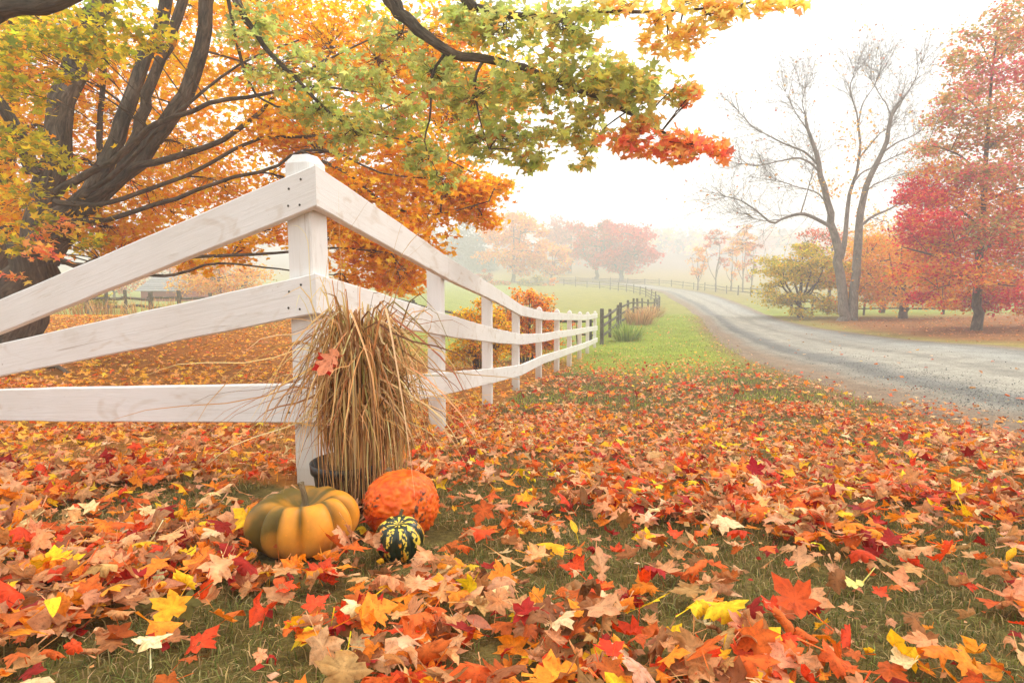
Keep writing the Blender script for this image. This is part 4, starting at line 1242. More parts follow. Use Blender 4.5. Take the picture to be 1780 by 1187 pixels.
g = Geo(); g.add(np.array([(dx - .6, dy - .2, hz_r + .25), (dx + .6, dy - .2, hz_r + .25), (dx + .6, dy + 2.3, hz_r + .25), (dx - .6, dy + 2.3, hz_r + .25), (dx, dy - .2, hz_r + .6), (dx, dy + 2.3, hz_r + .6)]),
                 quads=[(0, 4, 5, 3), (1, 2, 5, 4)], tris=[(0, 1, 4), (2, 3, 5)], col=lin(150, 148, 146)); g.build('dormer_roof', M_WALL, dorm, False)
g = Geo(); g.add(box_verts(hx1 - 2.1, hx1 - 1.8, HY + 2.9, HY + 3.2, hz_r - .3, hz_r + .7), quads=BOXQ, col=lin(120, 84, 70)); g.build('chimney', M_WALL, house, False)
# ------------------------------------------------------------------ gourds, pot, dried grass
def spun(fn, nu=64, nv=96):
    """fn(theta 0..1 bottom->top, phi) -> (x,y,z), colour; closed with pole fans."""
    vv = np.linspace(0, 1, nu); ph = np.linspace(0, 2 * math.pi, nv, endpoint=False)
    A, B = np.meshgrid(vv, ph, indexing='ij')
    P, C = fn(A, B)
    i = np.arange(nu - 1)[:, None] * nv; j = np.arange(nv)[None, :]; k = (j + 1) % nv
    return P.reshape(-1, 3), np.stack([i + j, i + k, i + nv + k, i + nv + j], -1).reshape(-1, 4), C.reshape(-1, 3)


def n3(P, s, o=3, seed=0):
    out = np.empty(len(P)); off = Vector((seed * 7.1, seed * 3.3, seed * 5.7))
    for i, p in enumerate(P): out[i] = mnoise.fractal(Vector(p) * s + off, 1.0, 2.0, o)
    return out


def gourd_mat(name, rough, scale, amt, bumpd, spec=.45):
    m, nt, bs = new_mat(name)
    c = attr(nt, 'Col'); w = attr(nt, 'tex', True)
    f = noise_n(nt, w, scale, 5, .65); f2 = noise_n(nt, w, scale * 9, 2, .5)
    c = mix(nt, c, ramp(nt, f, [(.3, (1 - amt,) * 3), (.7, (1 + amt * .7,) * 3)]), 1, 'MULTIPLY')
    c = mix(nt, c, ramp(nt, f2, [(.24, (1.35, 1.3, 1.1)), (.34, (1, 1, 1))]), .7, 'MULTIPLY')
    nt.links.new(c, bs.inputs['Base Color'])
    bs.inputs['Roughness'].default_value = rough; bs.inputs['Specular IOR Level'].default_value = spec
    bs.inputs['Subsurface Weight'].default_value = .05
    bs.inputs['Subsurface Radius'].default_value = (.01, .004, .002)
    bump(nt, bs, f, .35, bumpd)
    return m


M_SQ = gourd_mat('squash_skin', .5, 14, .2, .004, .3)
M_WA = gourd_mat('warty_skin', .48, 40, .18, .004, .3)
M_ST = gourd_mat('striped_skin', .3, 20, .1, .002, .5)
M_STEM = bark_material('gourd_stem', (.16, .11, .06), (.34, .26, .15), (.5, .4, .26), 6)

# squash
px0 = hit(524, 972)
SQ = np.array([at(524, 915, px0[1] + .06)[0], px0[1] + .075, 0]); SQ[2] = T(SQ[0], SQ[1]) - .008
RS, HS = .128, .160
lobes = 10
lob_ph = np.linspace(0, 2 * math.pi, lobes, endpoint=False) + R.normal(size=lobes) * .09 + .16
lob_s = R.uniform(.95, 1.05, lobes)


def squash_fn(v, ph):
    t = v * math.pi                                # 0 bottom, pi top
    d = np.abs((ph[..., None] - lob_ph + math.pi) % (2 * math.pi) - math.pi)
    dm = np.min(d, axis=-1)                        # distance to the nearest groove
    gr = 1 - np.exp(-(dm / .12) ** 1.15)
    idx = np.argmin(d, axis=-1)
    rad = np.sin(t) ** .78
    dep = .19 * np.sin(t) ** .6
    r = RS * rad * (1 - dep * (1 - gr)) * (1 + .03 * np.sin(ph * 2 + 1) + .05 * (np.clip(dm, 0, .3) / .3 - .5) * np.sin(t))
    z = HS * (.5 - .5 * np.cos(t))
    z = z - .046 * np.exp(-((math.pi - t) / .40) ** 2) + .018 * np.exp(-(t / .5) ** 2) - .006 * (1 - gr) * np.sin(t)
    x, y = r * np.cos(ph), r * np.sin(ph)
    P = np.stack([x, y, z], -1)
    fl = P.reshape(-1, 3)
    nz = n3(fl, 18, 3, 1).reshape(v.shape); nb = n3(fl, 7, 2, 2).reshape(v.shape)
    P = P * (1 + .010 * nb[..., None] * np.sin(t)[..., None])
    left = sstep(.035, -.085, x + .03 * nb - .02 * (z / HS - .5))
    top = sstep(.80, .99, v + .06 * nb + .06 * (1 - gr))
    back = sstep(.02, .10, y)
    green = np.clip(.95 * left * (.6 + .4 * sstep(.0, -.09, x)) + .7 * top + .8 * back + .85 * (1 - gr) * sstep(.36, .7, v), 0, 1) * np.clip(.9 + .5 * nz, .5, 1.1)
    green = np.minimum(green, .94)
    og, pk, gn = lin(248, 160, 44), lin(246, 170, 98), lin(88, 80, 28)
    m = sstep(.62, .2, v + .12 * nb)[..., None]
    C = og * (1 - .75 * m) + pk * .75 * m
    C = C * (1 - green[..., None]) + gn * green[..., None]
    return P, C * .9


root = empty('squash', SQ, 'large ribbed squash, orange with a green side, in front of the corner post', 'squash')
P, q, C = spun(squash_fn, 56, 176)
g = Geo(); g.add(P + SQ, quads=q, col=C, uvw=P); g.build('body', M_SQ, root)
g = Geo()
st0 = SQ + [0.004, 0, HS - .050]
tube(g, bez([st0, st0 + [.002, 0, .02], st0 + [-.002, -.002, .048], st0 + [-.006, -.004, .066]], 9), [.019, .012, .0085, .0075, .007, .007, .0072, .0078, .008], 9, lump=.16)
tube(g, np.array([st0 + [-.006, -.004, .066], st0 + [-.006, -.004, .0665]]), [.008, .0005], 9)
g.build('stem', M_STEM, root)

# warty pumpkin
pw_ = hit(700, 936)
RW = .094
WP = np.array([at(698, 865, pw_[1] + .05)[0], pw_[1] + .05, 0]); WP[2] = T(WP[0], WP[1]) - .012


def warty_fn(v, ph):
    t = v * math.pi
    lob = 1 - .035 * (1 - np.abs(np.sin(ph * 4 + .5)) ** .5) * np.sin(t)
    r = RW * np.sin(t) ** .88 * lob * (1 + .02 * np.sin(ph * 2))
    z = 1.93 * RW * (.5 - .5 * np.cos(t)) - .014 * np.exp(-((math.pi - t) / .3) ** 2)
    P = np.stack([r * np.cos(ph), r * np.sin(ph), z], -1)
    c0 = np.array([0, 0, RW])
    fl = P.reshape(-1, 3)
    a = n3(fl, 60, 2, 3).reshape(v.shape); b = n3(fl, 120, 2, 5).reshape(v.shape); cc = n3(fl, 15, 2, 6).reshape(v.shape)
    wart = np.abs(a) * .009 + np.abs(b) * .004
    P = P + (P - c0) / (np.linalg.norm(P - c0, axis=-1)[..., None] + 1e-6) * (wart * np.sin(t))[..., None]
    og, lt, dk = lin(240, 104, 22), lin(244, 132, 42), lin(224, 84, 18)
    k = np.clip(.5 + a * 1.1, 0, 1)[..., None]
    C = dk * (1 - k) + (og * .6 + lt * .4) * k
    sc = (cc > .30) & (b > .22) & (v > .25)
    C = np.where(sc[..., None], lin(96, 58, 36), C)
    C = C * (1 - .5 * sstep(.25, .02, v))[..., None] + lin(190, 150, 60) * (.25 * sstep(.25, .02, v))[..., None]
    return P, C


root = empty('pumpkin', WP, 'bright orange warty pumpkin to the right of the dried grass bundle', 'pumpkin')
P, q, C = spun(warty_fn, 90, 170)
g = Geo(); g.add(P + WP, quads=q, col=C, uvw=P); g.build('body', M_WA, root)
g = Geo(); s0 = WP + [-.03, .02, 1.93 * RW - .022]
tube(g, bez([s0, s0 + [-.004, .006, .012], s0 + [-.012, .012, .02]], 6), [.012, .008, .006, .006, .006, .007], 8, lump=.15); g.build('stem', M_STEM, root)

# striped gourd
pg = hit(694, 978)
RG = .0575
GP = np.array([at(694, 930, pg[1] + .026)[0], pg[1] + .026, 0]); GP[2] = T(GP[0], GP[1]) - .002
NG = 9


def gourd_fn(v, ph):
    t = v * math.pi
    w = np.abs(np.sin(ph * NG / 2 + .75))            # 0 in the groove, 1 on the rib
    r = RG * np.sin(t) ** .8 * (.89 + .11 * w ** .7)
    z = 1.72 * RG * (.5 - .5 * np.cos(t)) - .008 * np.exp(-((math.pi - t) / .35) ** 2)
    P = np.stack([r * np.cos(ph), r * np.sin(ph), z], -1)
    Q = P.copy(); Q[..., 2] *= .45
    fl = Q.reshape(-1, 3)
    a = n3(fl, 95, 3, 7).reshape(v.shape); b = n3(fl, 160, 2, 8).reshape(v.shape)
    yel = (w + .5 * a > .80) & (b > -.22)
    side = n3(fl, 26, 1, 9).reshape(v.shape)
    C = np.where(yel[..., None], lin(240, 204, 74), lin(30, 44, 28))
    C = np.where((yel & (side > .45))[..., None], lin(240, 160, 40), C)
    return P, C


root = empty('gourd', GP, 'small round dark green gourd with yellow stripes in front of the warty pumpkin', 'gourd')
P, q, C = spun(gourd_fn, 90, 220)
# lying slightly tipped back
Rm = np.array(Matrix.Rotation(math.radians(14), 3, 'X'))
Pr = (P - [0, 0, RG]) @ Rm.T + [0, 0, RG]; Pr[:, 2] -= Pr[:, 2].min()
g = Geo(); g.add(Pr + GP, quads=q, col=C, uvw=P); g.build('body', M_ST, root)
g = Geo(); s0 = GP + [0, .02, 1.6 * RG]
tube(g, bez([s0, s0 + [0, .004, .01], s0 + [.004, .008, .02]], 5), [.007, .005, .004, .004, .0045], 7, lump=.15); g.build('stem', M_STEM, root)

# pot
M_POT, nt, bs = new_mat('black_plastic'); bs.inputs['Roughness'].default_value = .45
nt.links.new(ramp(nt, noise_n(nt, attr(nt, 'tex', True), 30, 3), [(.3, (.012, .012, .011)), (.7, (.035, .033, .03))]), bs.inputs['Base Color'])
PT = np.array([at(604, 870, 1.86)[0], 1.86, 0]); PT[2] = T(PT[0], PT[1])
root = empty('plant_pot', PT, 'black plastic nursery pot half hidden behind the squash', 'pot')
a = np.linspace(0, 2 * math.pi, 40, endpoint=False)
prof = [(.0, .0), (.082, 0), (.098, .12), (.099, .122), (.106, .124), (.108, .152), (.104, .154), (.100, .15), (.094, .125), (.0, .122)]
V = np.array([(r * math.cos(t), r * math.sin(t), z) for r, z in prof for t in a]); m = 40
i = np.arange(len(prof) - 1)[:, None] * m; j = np.arange(m)[None, :]; k = (j + 1) % m
g = Geo(); g.add(V + PT, quads=np.stack([i + j, i + k, i + m + k, i + m + j], -1).reshape(-1, 4)); g.build('body', M_POT, root)

# dried grass bundle
GB = PT + [.045, -.01, .12]
bundle = empty('grass_bundle', GB, 'tall bundle of dried straw coloured grass standing against the corner post', 'dried grass')
STRAW = [(26, lin(220, 176, 116)), (20, lin(202, 152, 94)), (20, lin(234, 200, 146)), (12, lin(172, 120, 74)), (6, lin(130, 88, 56)), (4, lin(156, 144, 86))]


def ribbon(g, P, w, col, tw):
    n = len(P); t = np.gradient(P, axis=0); t /= np.linalg.norm(t, axis=1)[:, None] + 1e-9
    a = np.cross(t, [0, 0, 1.0]); nn = np.linalg.norm(a, axis=1)[:, None]
    a = np.where(nn > .05, a / (nn + 1e-9), [[math.cos(tw), math.sin(tw), 0]])
    b = np.cross(t, a)
    an = tw + np.linspace(0, 1.3, n) * (R.random() - .3) * 2
    s = a * np.cos(an)[:, None] + b * np.sin(an)[:, None]
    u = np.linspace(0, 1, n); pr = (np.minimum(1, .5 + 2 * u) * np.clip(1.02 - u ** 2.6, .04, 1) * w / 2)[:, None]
    nrm = np.cross(t, s) * pr * .5
    V = np.stack([P - s * pr, P + nrm, P + s * pr], 1).reshape(-1, 3)
    q = []
    for i in range(n - 1): q += [(3 * i, 3 * i + 1, 3 * i + 4, 3 * i + 3), (3 * i + 1, 3 * i + 2, 3 * i + 5, 3 * i + 4)]
    g.add(V, quads=q, col=np.clip(col * (.85 + .3 * np.repeat(u, 3))[:, None], 0, .9))


def blade_path(kind):
    a = R.random() * 2 * math.pi
    u = np.array([math.cos(a) * (1 if math.cos(a) > 0 else .75), math.sin(a), 0]); r0 = R.random() ** .5 * .06
    s = GB + u * r0 + [0, 0, R.uniform(-.02, .02)]
    if kind == 'up':
        h = R.uniform(.30, .58); l = R.uniform(.03, .16)
        return bez([s, s + u * l * .35 + [0, 0, h * .55], s + u * l + [0, 0, h], s + u * (l + R.uniform(.0, .12)) + [0, 0, h + R.uniform(-.10, .05)]], 9)
    if kind == 'droop':
        h = R.uniform(.20, .52); l = R.uniform(.02, .075)
        tan = np.array([-u[1], u[0], 0]) * R.normal() * .10
        end = R.uniform(.01, .09); dz = h * R.uniform(.15, .95)
        return bez([s, s + u * l * .2 + tan * .1 + [0, 0, h * .6], s + u * l * .55 + tan * .4 + [0, 0, h * .97], s + u * l + tan + [0, 0, h * .93 - .02], s + u * (l + end * .6) + tan * 1.7 + [0, 0, h - dz * .55], s + u * (l + end) + tan * 2.1 + [0, 0, h - dz]], 12)
    if kind == 'fall':                                 # broken stems that hang down over the pot
        h = R.uniform(.16, .42); l = R.uniform(.03, .075); a2 = a + R.normal() * .5
        u2 = np.array([math.cos(a2), math.sin(a2), 0])
        k = s + u * l + [0, 0, h]
        return bez([s, s + u * l * .4 + [0, 0, h * .75], k, k + u2 * .03 + [0, 0, -.04], k + u2 * R.uniform(.0, .05) + [0, 0, -h * R.uniform(.5, .95)], k + u2 * R.uniform(-.02, .06) + [0, 0, -h * R.uniform(1.0, 1.2) - R.uniform(.02, .14)]], 12)
    h = R.uniform(.2, .48); l = R.uniform(.07, .18)
    return bez([s, s + u * l * .3 + [0, 0, h * .75], s + u * l * .75 + [0, 0, h], s + u * l * 1.1 + [0, 0, h * R.uniform(.55, .95)], s + u * l * 1.2 + [R.normal() * .05, R.normal() * .03, h * R.uniform(.1, .8)]], 11)


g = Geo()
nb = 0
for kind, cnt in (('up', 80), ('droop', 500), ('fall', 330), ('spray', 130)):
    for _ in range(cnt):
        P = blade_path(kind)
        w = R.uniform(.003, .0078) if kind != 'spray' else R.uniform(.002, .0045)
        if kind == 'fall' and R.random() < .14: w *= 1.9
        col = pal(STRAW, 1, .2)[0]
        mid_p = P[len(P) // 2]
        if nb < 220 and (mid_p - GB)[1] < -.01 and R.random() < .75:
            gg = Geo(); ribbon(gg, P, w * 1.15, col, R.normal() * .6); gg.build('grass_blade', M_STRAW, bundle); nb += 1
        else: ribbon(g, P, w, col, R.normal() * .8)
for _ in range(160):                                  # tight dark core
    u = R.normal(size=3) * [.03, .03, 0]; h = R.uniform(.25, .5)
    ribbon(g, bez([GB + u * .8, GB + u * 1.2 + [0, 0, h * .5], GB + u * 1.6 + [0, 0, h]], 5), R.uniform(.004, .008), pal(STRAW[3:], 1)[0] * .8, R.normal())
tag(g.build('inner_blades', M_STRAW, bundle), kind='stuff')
for pts, w in [([(640, 640, 1.95), (660, 560, 1.95), (683, 440, 1.93), (712, 345, 1.9), (738, 250, 1.9)], .0035), ([(640, 640, 1.93), (668, 520, 1.93), (700, 440, 1.9), (742, 388, 1.9), (775, 330, 1.9)], .0035), ([(600, 640, 1.93), (602, 560, 1.93), (596, 520, 1.9), (590, 400, 1.9), (588, 320, 1.9)], .003),
               ([(590, 660, 1.9), (584, 540, 1.9), (596, 430, 1.88), (620, 380, 1.88), (660, 330, 1.88), (730, 306, 1.9)], .003), ([(570, 660, 1.9), (560, 560, 1.9), (572, 430, 1.88), (578, 400, 1.88), (588, 392, 1.88)], .004),
               ([(650, 660, 1.9), (690, 480, 1.93), (740, 420, 1.94), (770, 390, 1.95)], .0025), ([(560, 640, 1.9), (540, 500, 1.9), (535, 420, 1.88), (520, 395, 1.88), (505, 392, 1.86)], .0025)]:
    P = bez([GB + [0, 0, .05]] + [at(*p) for p in pts], 16)
    gg = Geo(); ribbon(gg, P, w, pal(STRAW[:3], 1)[0], .3); gg.build('grass_stalk', M_STRAW, bundle)


# ------------------------------------------------------------------ fallen leaves
def single(tpl, pos, size, yaw, tilt, tdir, k1, k2, col, name, label=None, cat=None, parent=None, phi=(0., 1.57)):
    V0, tr, vn = tpl
    V = V0[None].copy()
    V[..., 2] += .012 * R.normal(size=V.shape[:2])
    V = bend(V, np.array([phi[0]]), np.array([k1])); V = bend(V, np.array([phi[1]]), np.array([k2]))
    Q = rot(np.array([yaw]), np.array([tilt]), np.array([tdir]))
    V = np.einsum('lij,lnj->lni', Q, V)[0] * size
    C = np.clip(np.asarray(col) * (.86 + .3 * vn[:, None]) * (1 + .08 * R.normal(size=(len(V0), 1))), 0, .95)
    g = Geo(); g.add(V - [0, 0, V[:, 2].min()] * np.array([1]), tris=tr, col=C, uvw=V0 + R.random(3) * 50)
    me = g.mesh(name, M_LEAF)
    o = bpy.data.objects.new(name, me); COL.objects.link(o)
    o.location = Vector([float(v) for v in pos])
    if parent is not None: o.parent = parent
    return tag(o, label, cat)


def cover(x, y):
    """Share of the leaf cover on the front lawn: 1 heaped, 0 bare grass."""
    n = fbm(x * 1.9 + 3, y * 1.5 + 7, 31, 4)
    c = sstep(.40, .57, n + .07)
    for cx, cy, rx, ry, s in PATCH:
        c = c * (1 - s * np.exp(-(((x - cx) / rx) ** 2 + ((y - cy) / ry) ** 2) ** 2))
    return c


PATCH = []
for px, py, rpx, rpy, s in [(900, 960, 90, 45, .95), (450, 872, 150, 28, .97), (1230, 720, 160, 16, .6), (1020, 700, 100, 12, .5), (1450, 770, 150, 20, .6), (880, 820, 80, 22, .7), (1100, 760, 90, 14, .6), (1350, 860, 120, 24, .6), (1660, 1000, 110, 50, .8), (860, 870, 90, 30, .8), (770, 960, 40, 30, .8), (860, 1000, 60, 40, .7), (1000, 830, 130, 30, .6), (330, 880, 190, 30, .92), (130, 915, 110, 22, .9), (1650, 930, 170, 45, .9), (1560, 1040, 110, 40, .75), (1690, 840, 110, 40, .85),
                            (400, 1075, 90, 30, .6), (640, 1060, 90, 40, .7), (1180, 860, 70, 25, .6), (1320, 810, 110, 20, .5), (1090, 1010, 80, 30, .6), (1600, 1120, 60, 30, .6), (780, 880, 40, 40, .7), (1280, 1060, 60, 40, .5)]:
    a, b, c_ = hit(px, py), hit(px + rpx, py), hit(px, py - rpy)
    PATCH.append((a[0], a[1], abs(b[0] - a[0]) * 1.2, abs(c_[1] - a[1]) * 1.2, min(.97, s * 1.08)))

OBST = [(SQ[0], SQ[1], .135), (WP[0], WP[1], .09), (GP[0], GP[1], .055), (PT[0], PT[1], .09), (SQ[0] + .02, SQ[1] - .12, .07), (WP[0] + .1, WP[1] - .05, .07), (GP[0] + .03, GP[1] - .03, .05), (pc[0] - .03, pc[1] - .13, .13), (pc[0] - .1, pc[1] - .25, .10)]


def clear(x, y, pad=0.0):
    ok = np.ones(len(x), bool)
    for a, b, r in OBST: ok &= (x - a) ** 2 + (y - b) ** 2 > (r + pad) ** 2
    return ok


def scatter(n, y0, y1, k, wid=.92, off=.35):
    """Points with density ~ y^(k-1) over the wedge in front of the camera."""
    u = R.random(n)
    y = (y0 ** (k + 1) + u * (y1 ** (k + 1) - y0 ** (k + 1))) ** (1 / (k + 1))
    x = R.uniform(-1, 1, n) * (wid * y + off)
    return x, y


gN, gM, gF = Geo(), Geo(), Geo()


def lay(g, tpl, x, y, size, palette, curl, tilt, pile, rough=.015):
    n = len(x)
    z = T(x, y) + .012 + R.random(n) ** 1.6 * pile
    col = pal(palette, n)
    add_leaves(g, tpl, np.stack([x, y, z], -1), size, col, curl, tilt, ground=True, rough=rough)


def lay2(ga, ta, gb, tb, ycut, x, y, size, *a):
    m = y < ycut
    lay(ga, ta, x[m], y[m], size[m], *a)
    lay(gb, tb, x[~m], y[~m], size[~m], *a)


# front lawn
x, y = scatter(20000, .55, 2.5, 1, 1.15, .75); m = (R.random(len(x)) < .15 + .85 * cover(x, y)) & clear(x, y, .015); x, y = x[m], y[m]
lay2(gN, L_HI, gM, L_MID, 1.6, x, y, R.uniform(.02, .064, len(x)), FRONT, 1.9, .5, .04, .04)
x, y = scatter(30000, 2.5, 6, 1, 1.1, .6); u_, dn, df = road_sd(x, y)
m = (R.random(len(x)) < (.16 + .84 * cover(x, y)) * sstep(.25, -.7, dn)) & ~(behind_fence(x, y) & (x < -6)); x, y = x[m], y[m]
lay2(gM, L_MID, gF, L_LO, 3.3, x, y, R.uniform(.024, .06, len(x)), FRONT, 1.8, .5, .04, .035)
x, y = scatter(30000, 6, 16, 1); u_, dn, df = road_sd(x, y)
m = (R.random(len(x)) < (.10 + .75 * cover(x, y)) * sstep(.1, -1.4, dn) * sstep(17.5, 10.5, y)) & ~behind_fence(x, y); x, y = x[m], y[m]
lay2(gF, L_LO, gF, L_KITE, 10.0, x, y, R.uniform(.04, .085, len(x)), FRONT, 1.4, .5, .035)
x, y = scatter(4200, 14, 48, .6, .45, 0); u_, dn, df = road_sd(x, y)
m = (dn < 0) & ~behind_fence(x, y) & (fbm(x * .5, y * .3, 3) > .47); x, y = x[m], y[m]
lay(gF, L_KITE, x, y, R.uniform(.06, .11, len(x)), [(3, PEACH), (2, TAN), (2, ORANGE), (1, YEL)], .9, .3, .01)
# other kinds of leaf and broken bits
x, y = scatter(2600, .6, 3.2, 1, 1.15, .75); m = (R.random(len(x)) < .18 + .8 * cover(x, y)) & clear(x, y, .015); x, y = x[m], y[m]
h = len(x) // 2
lay(gN, L_OVAL, x[:h], y[:h], R.uniform(.025, .06, h), [(4, TAN), (3, YEL), (3, RUST), (3, BROWN), (2, PEACH)], 2.2, .5, .04, .03)
lay(gN, L_OAK, x[h:], y[h:], R.uniform(.03, .07, len(x) - h), [(5, TAN), (4, BROWN), (3, RUST), (2, PEACH)], 1.6, .5, .04, .04)
x, y = scatter(12000, .6, 9, .7, 1.1, .6); u_, dn, df = road_sd(x, y); m = ~behind_fence(x, y) & (dn < .8) & clear(x, y); x, y = x[m], y[m]
lay(gF, L_KITE, x, y, R.uniform(.006, .022, len(x)) * (1 + .06 * y), [(4, BROWN), (4, TAN), (3, RUST), (2, DKRED), (2, CREAM)], 1.5, .5, .02)
# under the big maple, behind the fence
x, y = scatter(46000, 2.6, 17, 1, .98, .5); m = behind_fence(x, y) & (R.random(len(x)) < .25 + .75 * sstep(-1.0, -2.5, x + .12 * y) + .25 * cover(x, y)); x, y = x[m], y[m]
lay2(gF, L_LO, gF, L_KITE, 8.5, x, y, R.uniform(.04, .085, len(x)), LEFTP, 1.3, .42, .03)
# across the road
x, y = scatter(15000, 7, 33, .8, .95, 0); u_, dn, df = road_sd(x, y)
m = (df > .2) & (R.random(len(x)) < (.12 + .88 * sstep(.8, 3, df)) * sstep(33, 27, y - .15 * (x - 14))); x, y = x[m], y[m]
lay(gF, L_KITE, x, y, R.uniform(.06, .11, len(x)), [(4, lin(196, 136, 84)), (3, lin(206, 150, 90)), (2, lin(180, 104, 62)), (1, lin(150, 96, 66))], .9, .3, .01)
tag(gN.build('fallen_leaves', M_LEAF), kind='stuff')
tag(gM.build('fallen_leaves', M_LEAF), kind='stuff')
tag(gF.build('fallen_leaves', M_LEAF), kind='stuff')

# the nearest, topmost leaves one by one: pieces of the ground (40 leaf meshes, shared)
variants = []
for k in range(40):
    col = pal(FRONT, 1, .1)[0]
    g = Geo()
    add_leaves(g, L_HI, np.zeros((1, 3)), np.array([1.0]), col[None], 2.5, .0, rough=.04)
    variants.append(g.mesh('maple_leaf', M_LEAF))
vmin = {}
x, y = scatter(900, .74, 2.4, .35, .86, .1)
m = (R.random(len(x)) < .12 + .88 * cover(x, y)) & clear(x, y, .04); x, y = x[m][:270], y[m][:270]
for px_, py_ in zip(x, y):
    me = variants[int(R.integers(0, 40))]
    o = bpy.data.objects.new('maple_leaf', me); COL.objects.link(o); o.parent = ground
    s_ = R.uniform(.034, .068)
    Q = Matrix.Rotation(R.normal() * .5, 3, 'X') @ Matrix.Rotation(R.normal() * .5, 3, 'Y') @ Matrix.Rotation(R.random() * 6.28, 3, 'Z')
    co = np.empty(len(me.vertices) * 3, np.float32); me.vertices.foreach_get('co', co); co = co.reshape(-1, 3)
    zmin = (co @ np.array(Q).T)[:, 2].min() * s_
    loc = Vector((float(px_), float(py_), float(T(px_, py_)) + .022 + .03 * R.random() - zmin * .85))
    o.matrix_world = Matrix.Translation(loc) @ Q.to_4x4() @ Matrix.Scale(s_, 4)
# leaves lying on the road, pieces of the road
for k in range(60):
    yy = 3.2 * (22 / 3.2) ** R.random()
    a = np.interp(yy, NE[:, 1], NE[:, 0]); b = np.interp(yy, FE[:, 1], FE[:, 0]); xx = a + (b - a) * R.uniform(.02, .95)
    me = variants[int(R.integers(0, 40))]
    o = bpy.data.objects.new('maple_leaf', me); COL.objects.link(o); o.parent = road
    s_ = R.uniform(.045, .08)
    Q = Matrix.Rotation(R.normal() * .2, 3, 'X') @ Matrix.Rotation(R.random() * 6.28, 3, 'Z')
    o.matrix_world = Matrix.Translation((float(xx), yy, float(T(xx, yy)) + .045)) @ Q.to_4x4() @ Matrix.Scale(s_, 4)


def ground_at(px, py, up=.03):
    p = hit(px, py); return np.array([p[0], p[1], float(T(p[0], p[1])) + up])


# leaves anyone would point at: things of their own
single(L_OAK, at(576, 650, 1.66), .082, 2.7, 1.25, .1, 1.3, .5, lin(216, 142, 104), 'oak_leaf', 'dry tan oak leaf caught upright in the dried grass bundle', 'leaf')
single(L_HI, at(566, 652, 1.68), .062, 2.2, 1.2, .2, .8, .5, lin(190, 44, 30), 'maple_leaf', 'red maple leaf wedged behind the tan oak leaf in the dried grass', 'leaf')
single(L_HI, ground_at(962, 990, .03), .066, 1.2, .1, 0, -2.2, -.4, lin(246, 178, 40), 'maple_leaf', 'yellow orange maple leaf with drooping lobes alone on the grass right of the striped gourd', 'leaf')
single(L_OAK, ground_at(482, 976, .01), .06, .3, 1.15, 0., .9, .4, lin(186, 100, 44), 'oak_leaf', 'rounded rust brown leaf leaning upright against the front of the large squash', 'leaf')
single(L_HI, ground_at(1375, 1110, .05), .078, .6, .55, .2, .8, .4, lin(196, 78, 26), 'maple_leaf', 'big dark orange maple leaf tilted towards the camera on the lawn', 'leaf')
single(L_HI, ground_at(1262, 950, .04), .068, -2.2, .25, 0., -1.2, .3, lin(236, 200, 152), 'maple_leaf', 'pale cream maple leaf lying flat among red and orange leaves', 'leaf')
single(L_KITE if False else L_OAK, ground_at(1482, 1032, .02), .062, 1.5, .1, 0., .6, 1.6, lin(226, 220, 130), 'birch_leaf', 'pale lime green leaf alone on the grass in the lower right', 'leaf')
single(L_HI, ground_at(1310, 850, .04), .068, .2, .9, .2, .8, .6, lin(160, 24, 34), 'maple_leaf', 'dark crimson maple leaf standing half upright in the middle of the lawn', 'leaf')
single(L_HI, ground_at(300, 1110, .04), .064, 2.9, .5, .2, 1.4, .4, lin(240, 168, 40), 'maple_leaf', 'golden maple leaf beside the dark olive leaf at the lower left', 'leaf')
single(L_HI, ground_at(318, 1100, .03), .06, 2.4, .4, .2, -.8, .4, lin(98, 92, 44), 'maple_leaf', 'dark olive green maple leaf with pale veins at the lower left', 'leaf')
single(L_HI, ground_at(96, 1020, .05), .06, .5, .35, .2, .8, .4, lin(250, 200, 40), 'maple_leaf', 'bright yellow maple leaf lying on peach coloured leaves at the left', 'leaf')

# ------------------------------------------------------------------ grass
g = Geo()


def blades(n, y0, y1, k, ln, w, segs, palette, mask, wid=.92, off=.3):
    x, y = scatter(n, y0, y1, k, wid, off)
    m = mask(x, y); x, y = x[m], y[m]; n = len(x)
    z = T(x, y)
    a = R.random(n) * 6.28; L = ln * R.uniform(.5, 1.3, n); le = np.abs(R.normal(size=n)) * .75 + .15
    u = np.stack([np.cos(a), np.sin(a), 0 * a], -1); sd_ = np.stack([-np.sin(a), np.cos(a), 0 * a], -1) * (w * R.uniform(.7, 1.3, n))[:, None]
    b = np.stack([x, y, z - .004], -1); up = np.array([0, 0, 1.0])
    col = pal(palette, n, .22)
    if segs == 2:
        mid_ = b + u * (L * le * .35)[:, None] + up * (L * .62)[:, None]
        tip = b + u * (L * le * 1.05)[:, None] + up * (L * (1 - .35 * le))[:, None]
        V = np.stack([b - sd_, b + sd_, mid_ - sd_ * .8, mid_ + sd_ * .8, tip], 1)
        t = np.array([(0, 1, 3), (0, 3, 2), (2, 3, 4)]); m_ = 5
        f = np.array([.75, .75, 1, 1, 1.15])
    else:
        tip = b + u * (L * le * .8)[:, None] + up * (L * .9)[:, None]
        V = np.stack([b - sd_, b + sd_, tip], 1); t = np.array([(0, 1, 2)]); m_ = 3
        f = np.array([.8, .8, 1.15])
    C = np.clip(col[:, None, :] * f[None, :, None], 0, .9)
    g.add(V.reshape(-1, 3), tris=(t[None] + (np.arange(n) * m_)[:, None, None]).reshape(-1, 3), col=C.reshape(-1, 3))


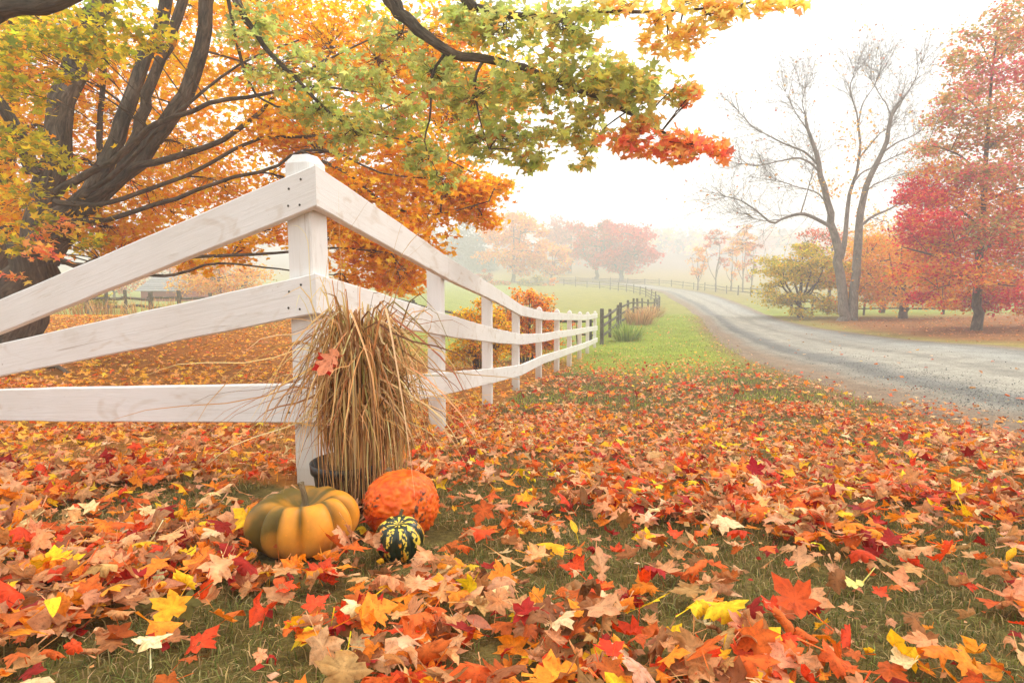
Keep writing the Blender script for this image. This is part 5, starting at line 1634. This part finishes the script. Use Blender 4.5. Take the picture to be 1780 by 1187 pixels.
GR1 = [(8, lin(118, 118, 56)), (5, lin(96, 104, 48)), (4, lin(142, 136, 70)), (7, lin(166, 144, 92)), (4, lin(190, 162, 112))]
GR2 = [(8, lin(166, 184, 70)), (5, lin(146, 168, 62)), (3, lin(188, 194, 92)), (2, lin(192, 176, 100))]


def m_front(x, y):
    _, dn, _ = road_sd(x, y)
    return (~behind_fence(x, y)) & (dn < -.25) & (R.random(len(x)) < 1.0 - .75 * cover(x, y)) & clear(x, y)


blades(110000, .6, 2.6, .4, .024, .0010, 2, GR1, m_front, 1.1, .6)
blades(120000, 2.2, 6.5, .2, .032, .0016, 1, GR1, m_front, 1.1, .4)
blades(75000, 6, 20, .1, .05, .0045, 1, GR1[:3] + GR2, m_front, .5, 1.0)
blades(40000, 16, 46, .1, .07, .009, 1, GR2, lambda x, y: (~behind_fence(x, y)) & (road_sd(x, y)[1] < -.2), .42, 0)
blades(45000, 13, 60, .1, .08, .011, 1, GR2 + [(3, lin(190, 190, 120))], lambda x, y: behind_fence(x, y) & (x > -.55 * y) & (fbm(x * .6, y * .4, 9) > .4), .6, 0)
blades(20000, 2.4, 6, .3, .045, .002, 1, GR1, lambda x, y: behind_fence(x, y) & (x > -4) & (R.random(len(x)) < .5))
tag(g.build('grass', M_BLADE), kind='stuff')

# a fallen stick under the big maple
p0, p1 = hit(70, 640), hit(122, 656)
root = empty('fallen_branch', p0, 'dark fallen stick on the leaves behind the left end of the white fence', 'branch')
g = Geo(); tube(g, bez([p0 + [0, 0, .03], (p0 + p1) / 2 + [0, .05, .06], p1 + [0, 0, .03]], 8), np.linspace(.035, .015, 8), 7, lump=.2); g.build('stick', M_BARK, root)

# ------------------------------------------------------------------ the misty air
hz = Geo()
hz.add(box_verts(-540, 540, -540, 540, -3.5, 46), quads=BOXQ)
m, nt, bs = new_mat('mist')
nt.nodes.remove(bs)
pv = nt.nodes.new('ShaderNodeVolumePrincipled')
pv.inputs['Color'].default_value = (.98, .985, .993, 1)
pv.inputs['Density'].default_value = .0057
pv.inputs['Anisotropy'].default_value = .15
nt.links.new(pv.outputs[0], nt.nodes['Material Output'].inputs['Volume'])
tag(hz.build('haze', m, smooth=False), kind='stuff')
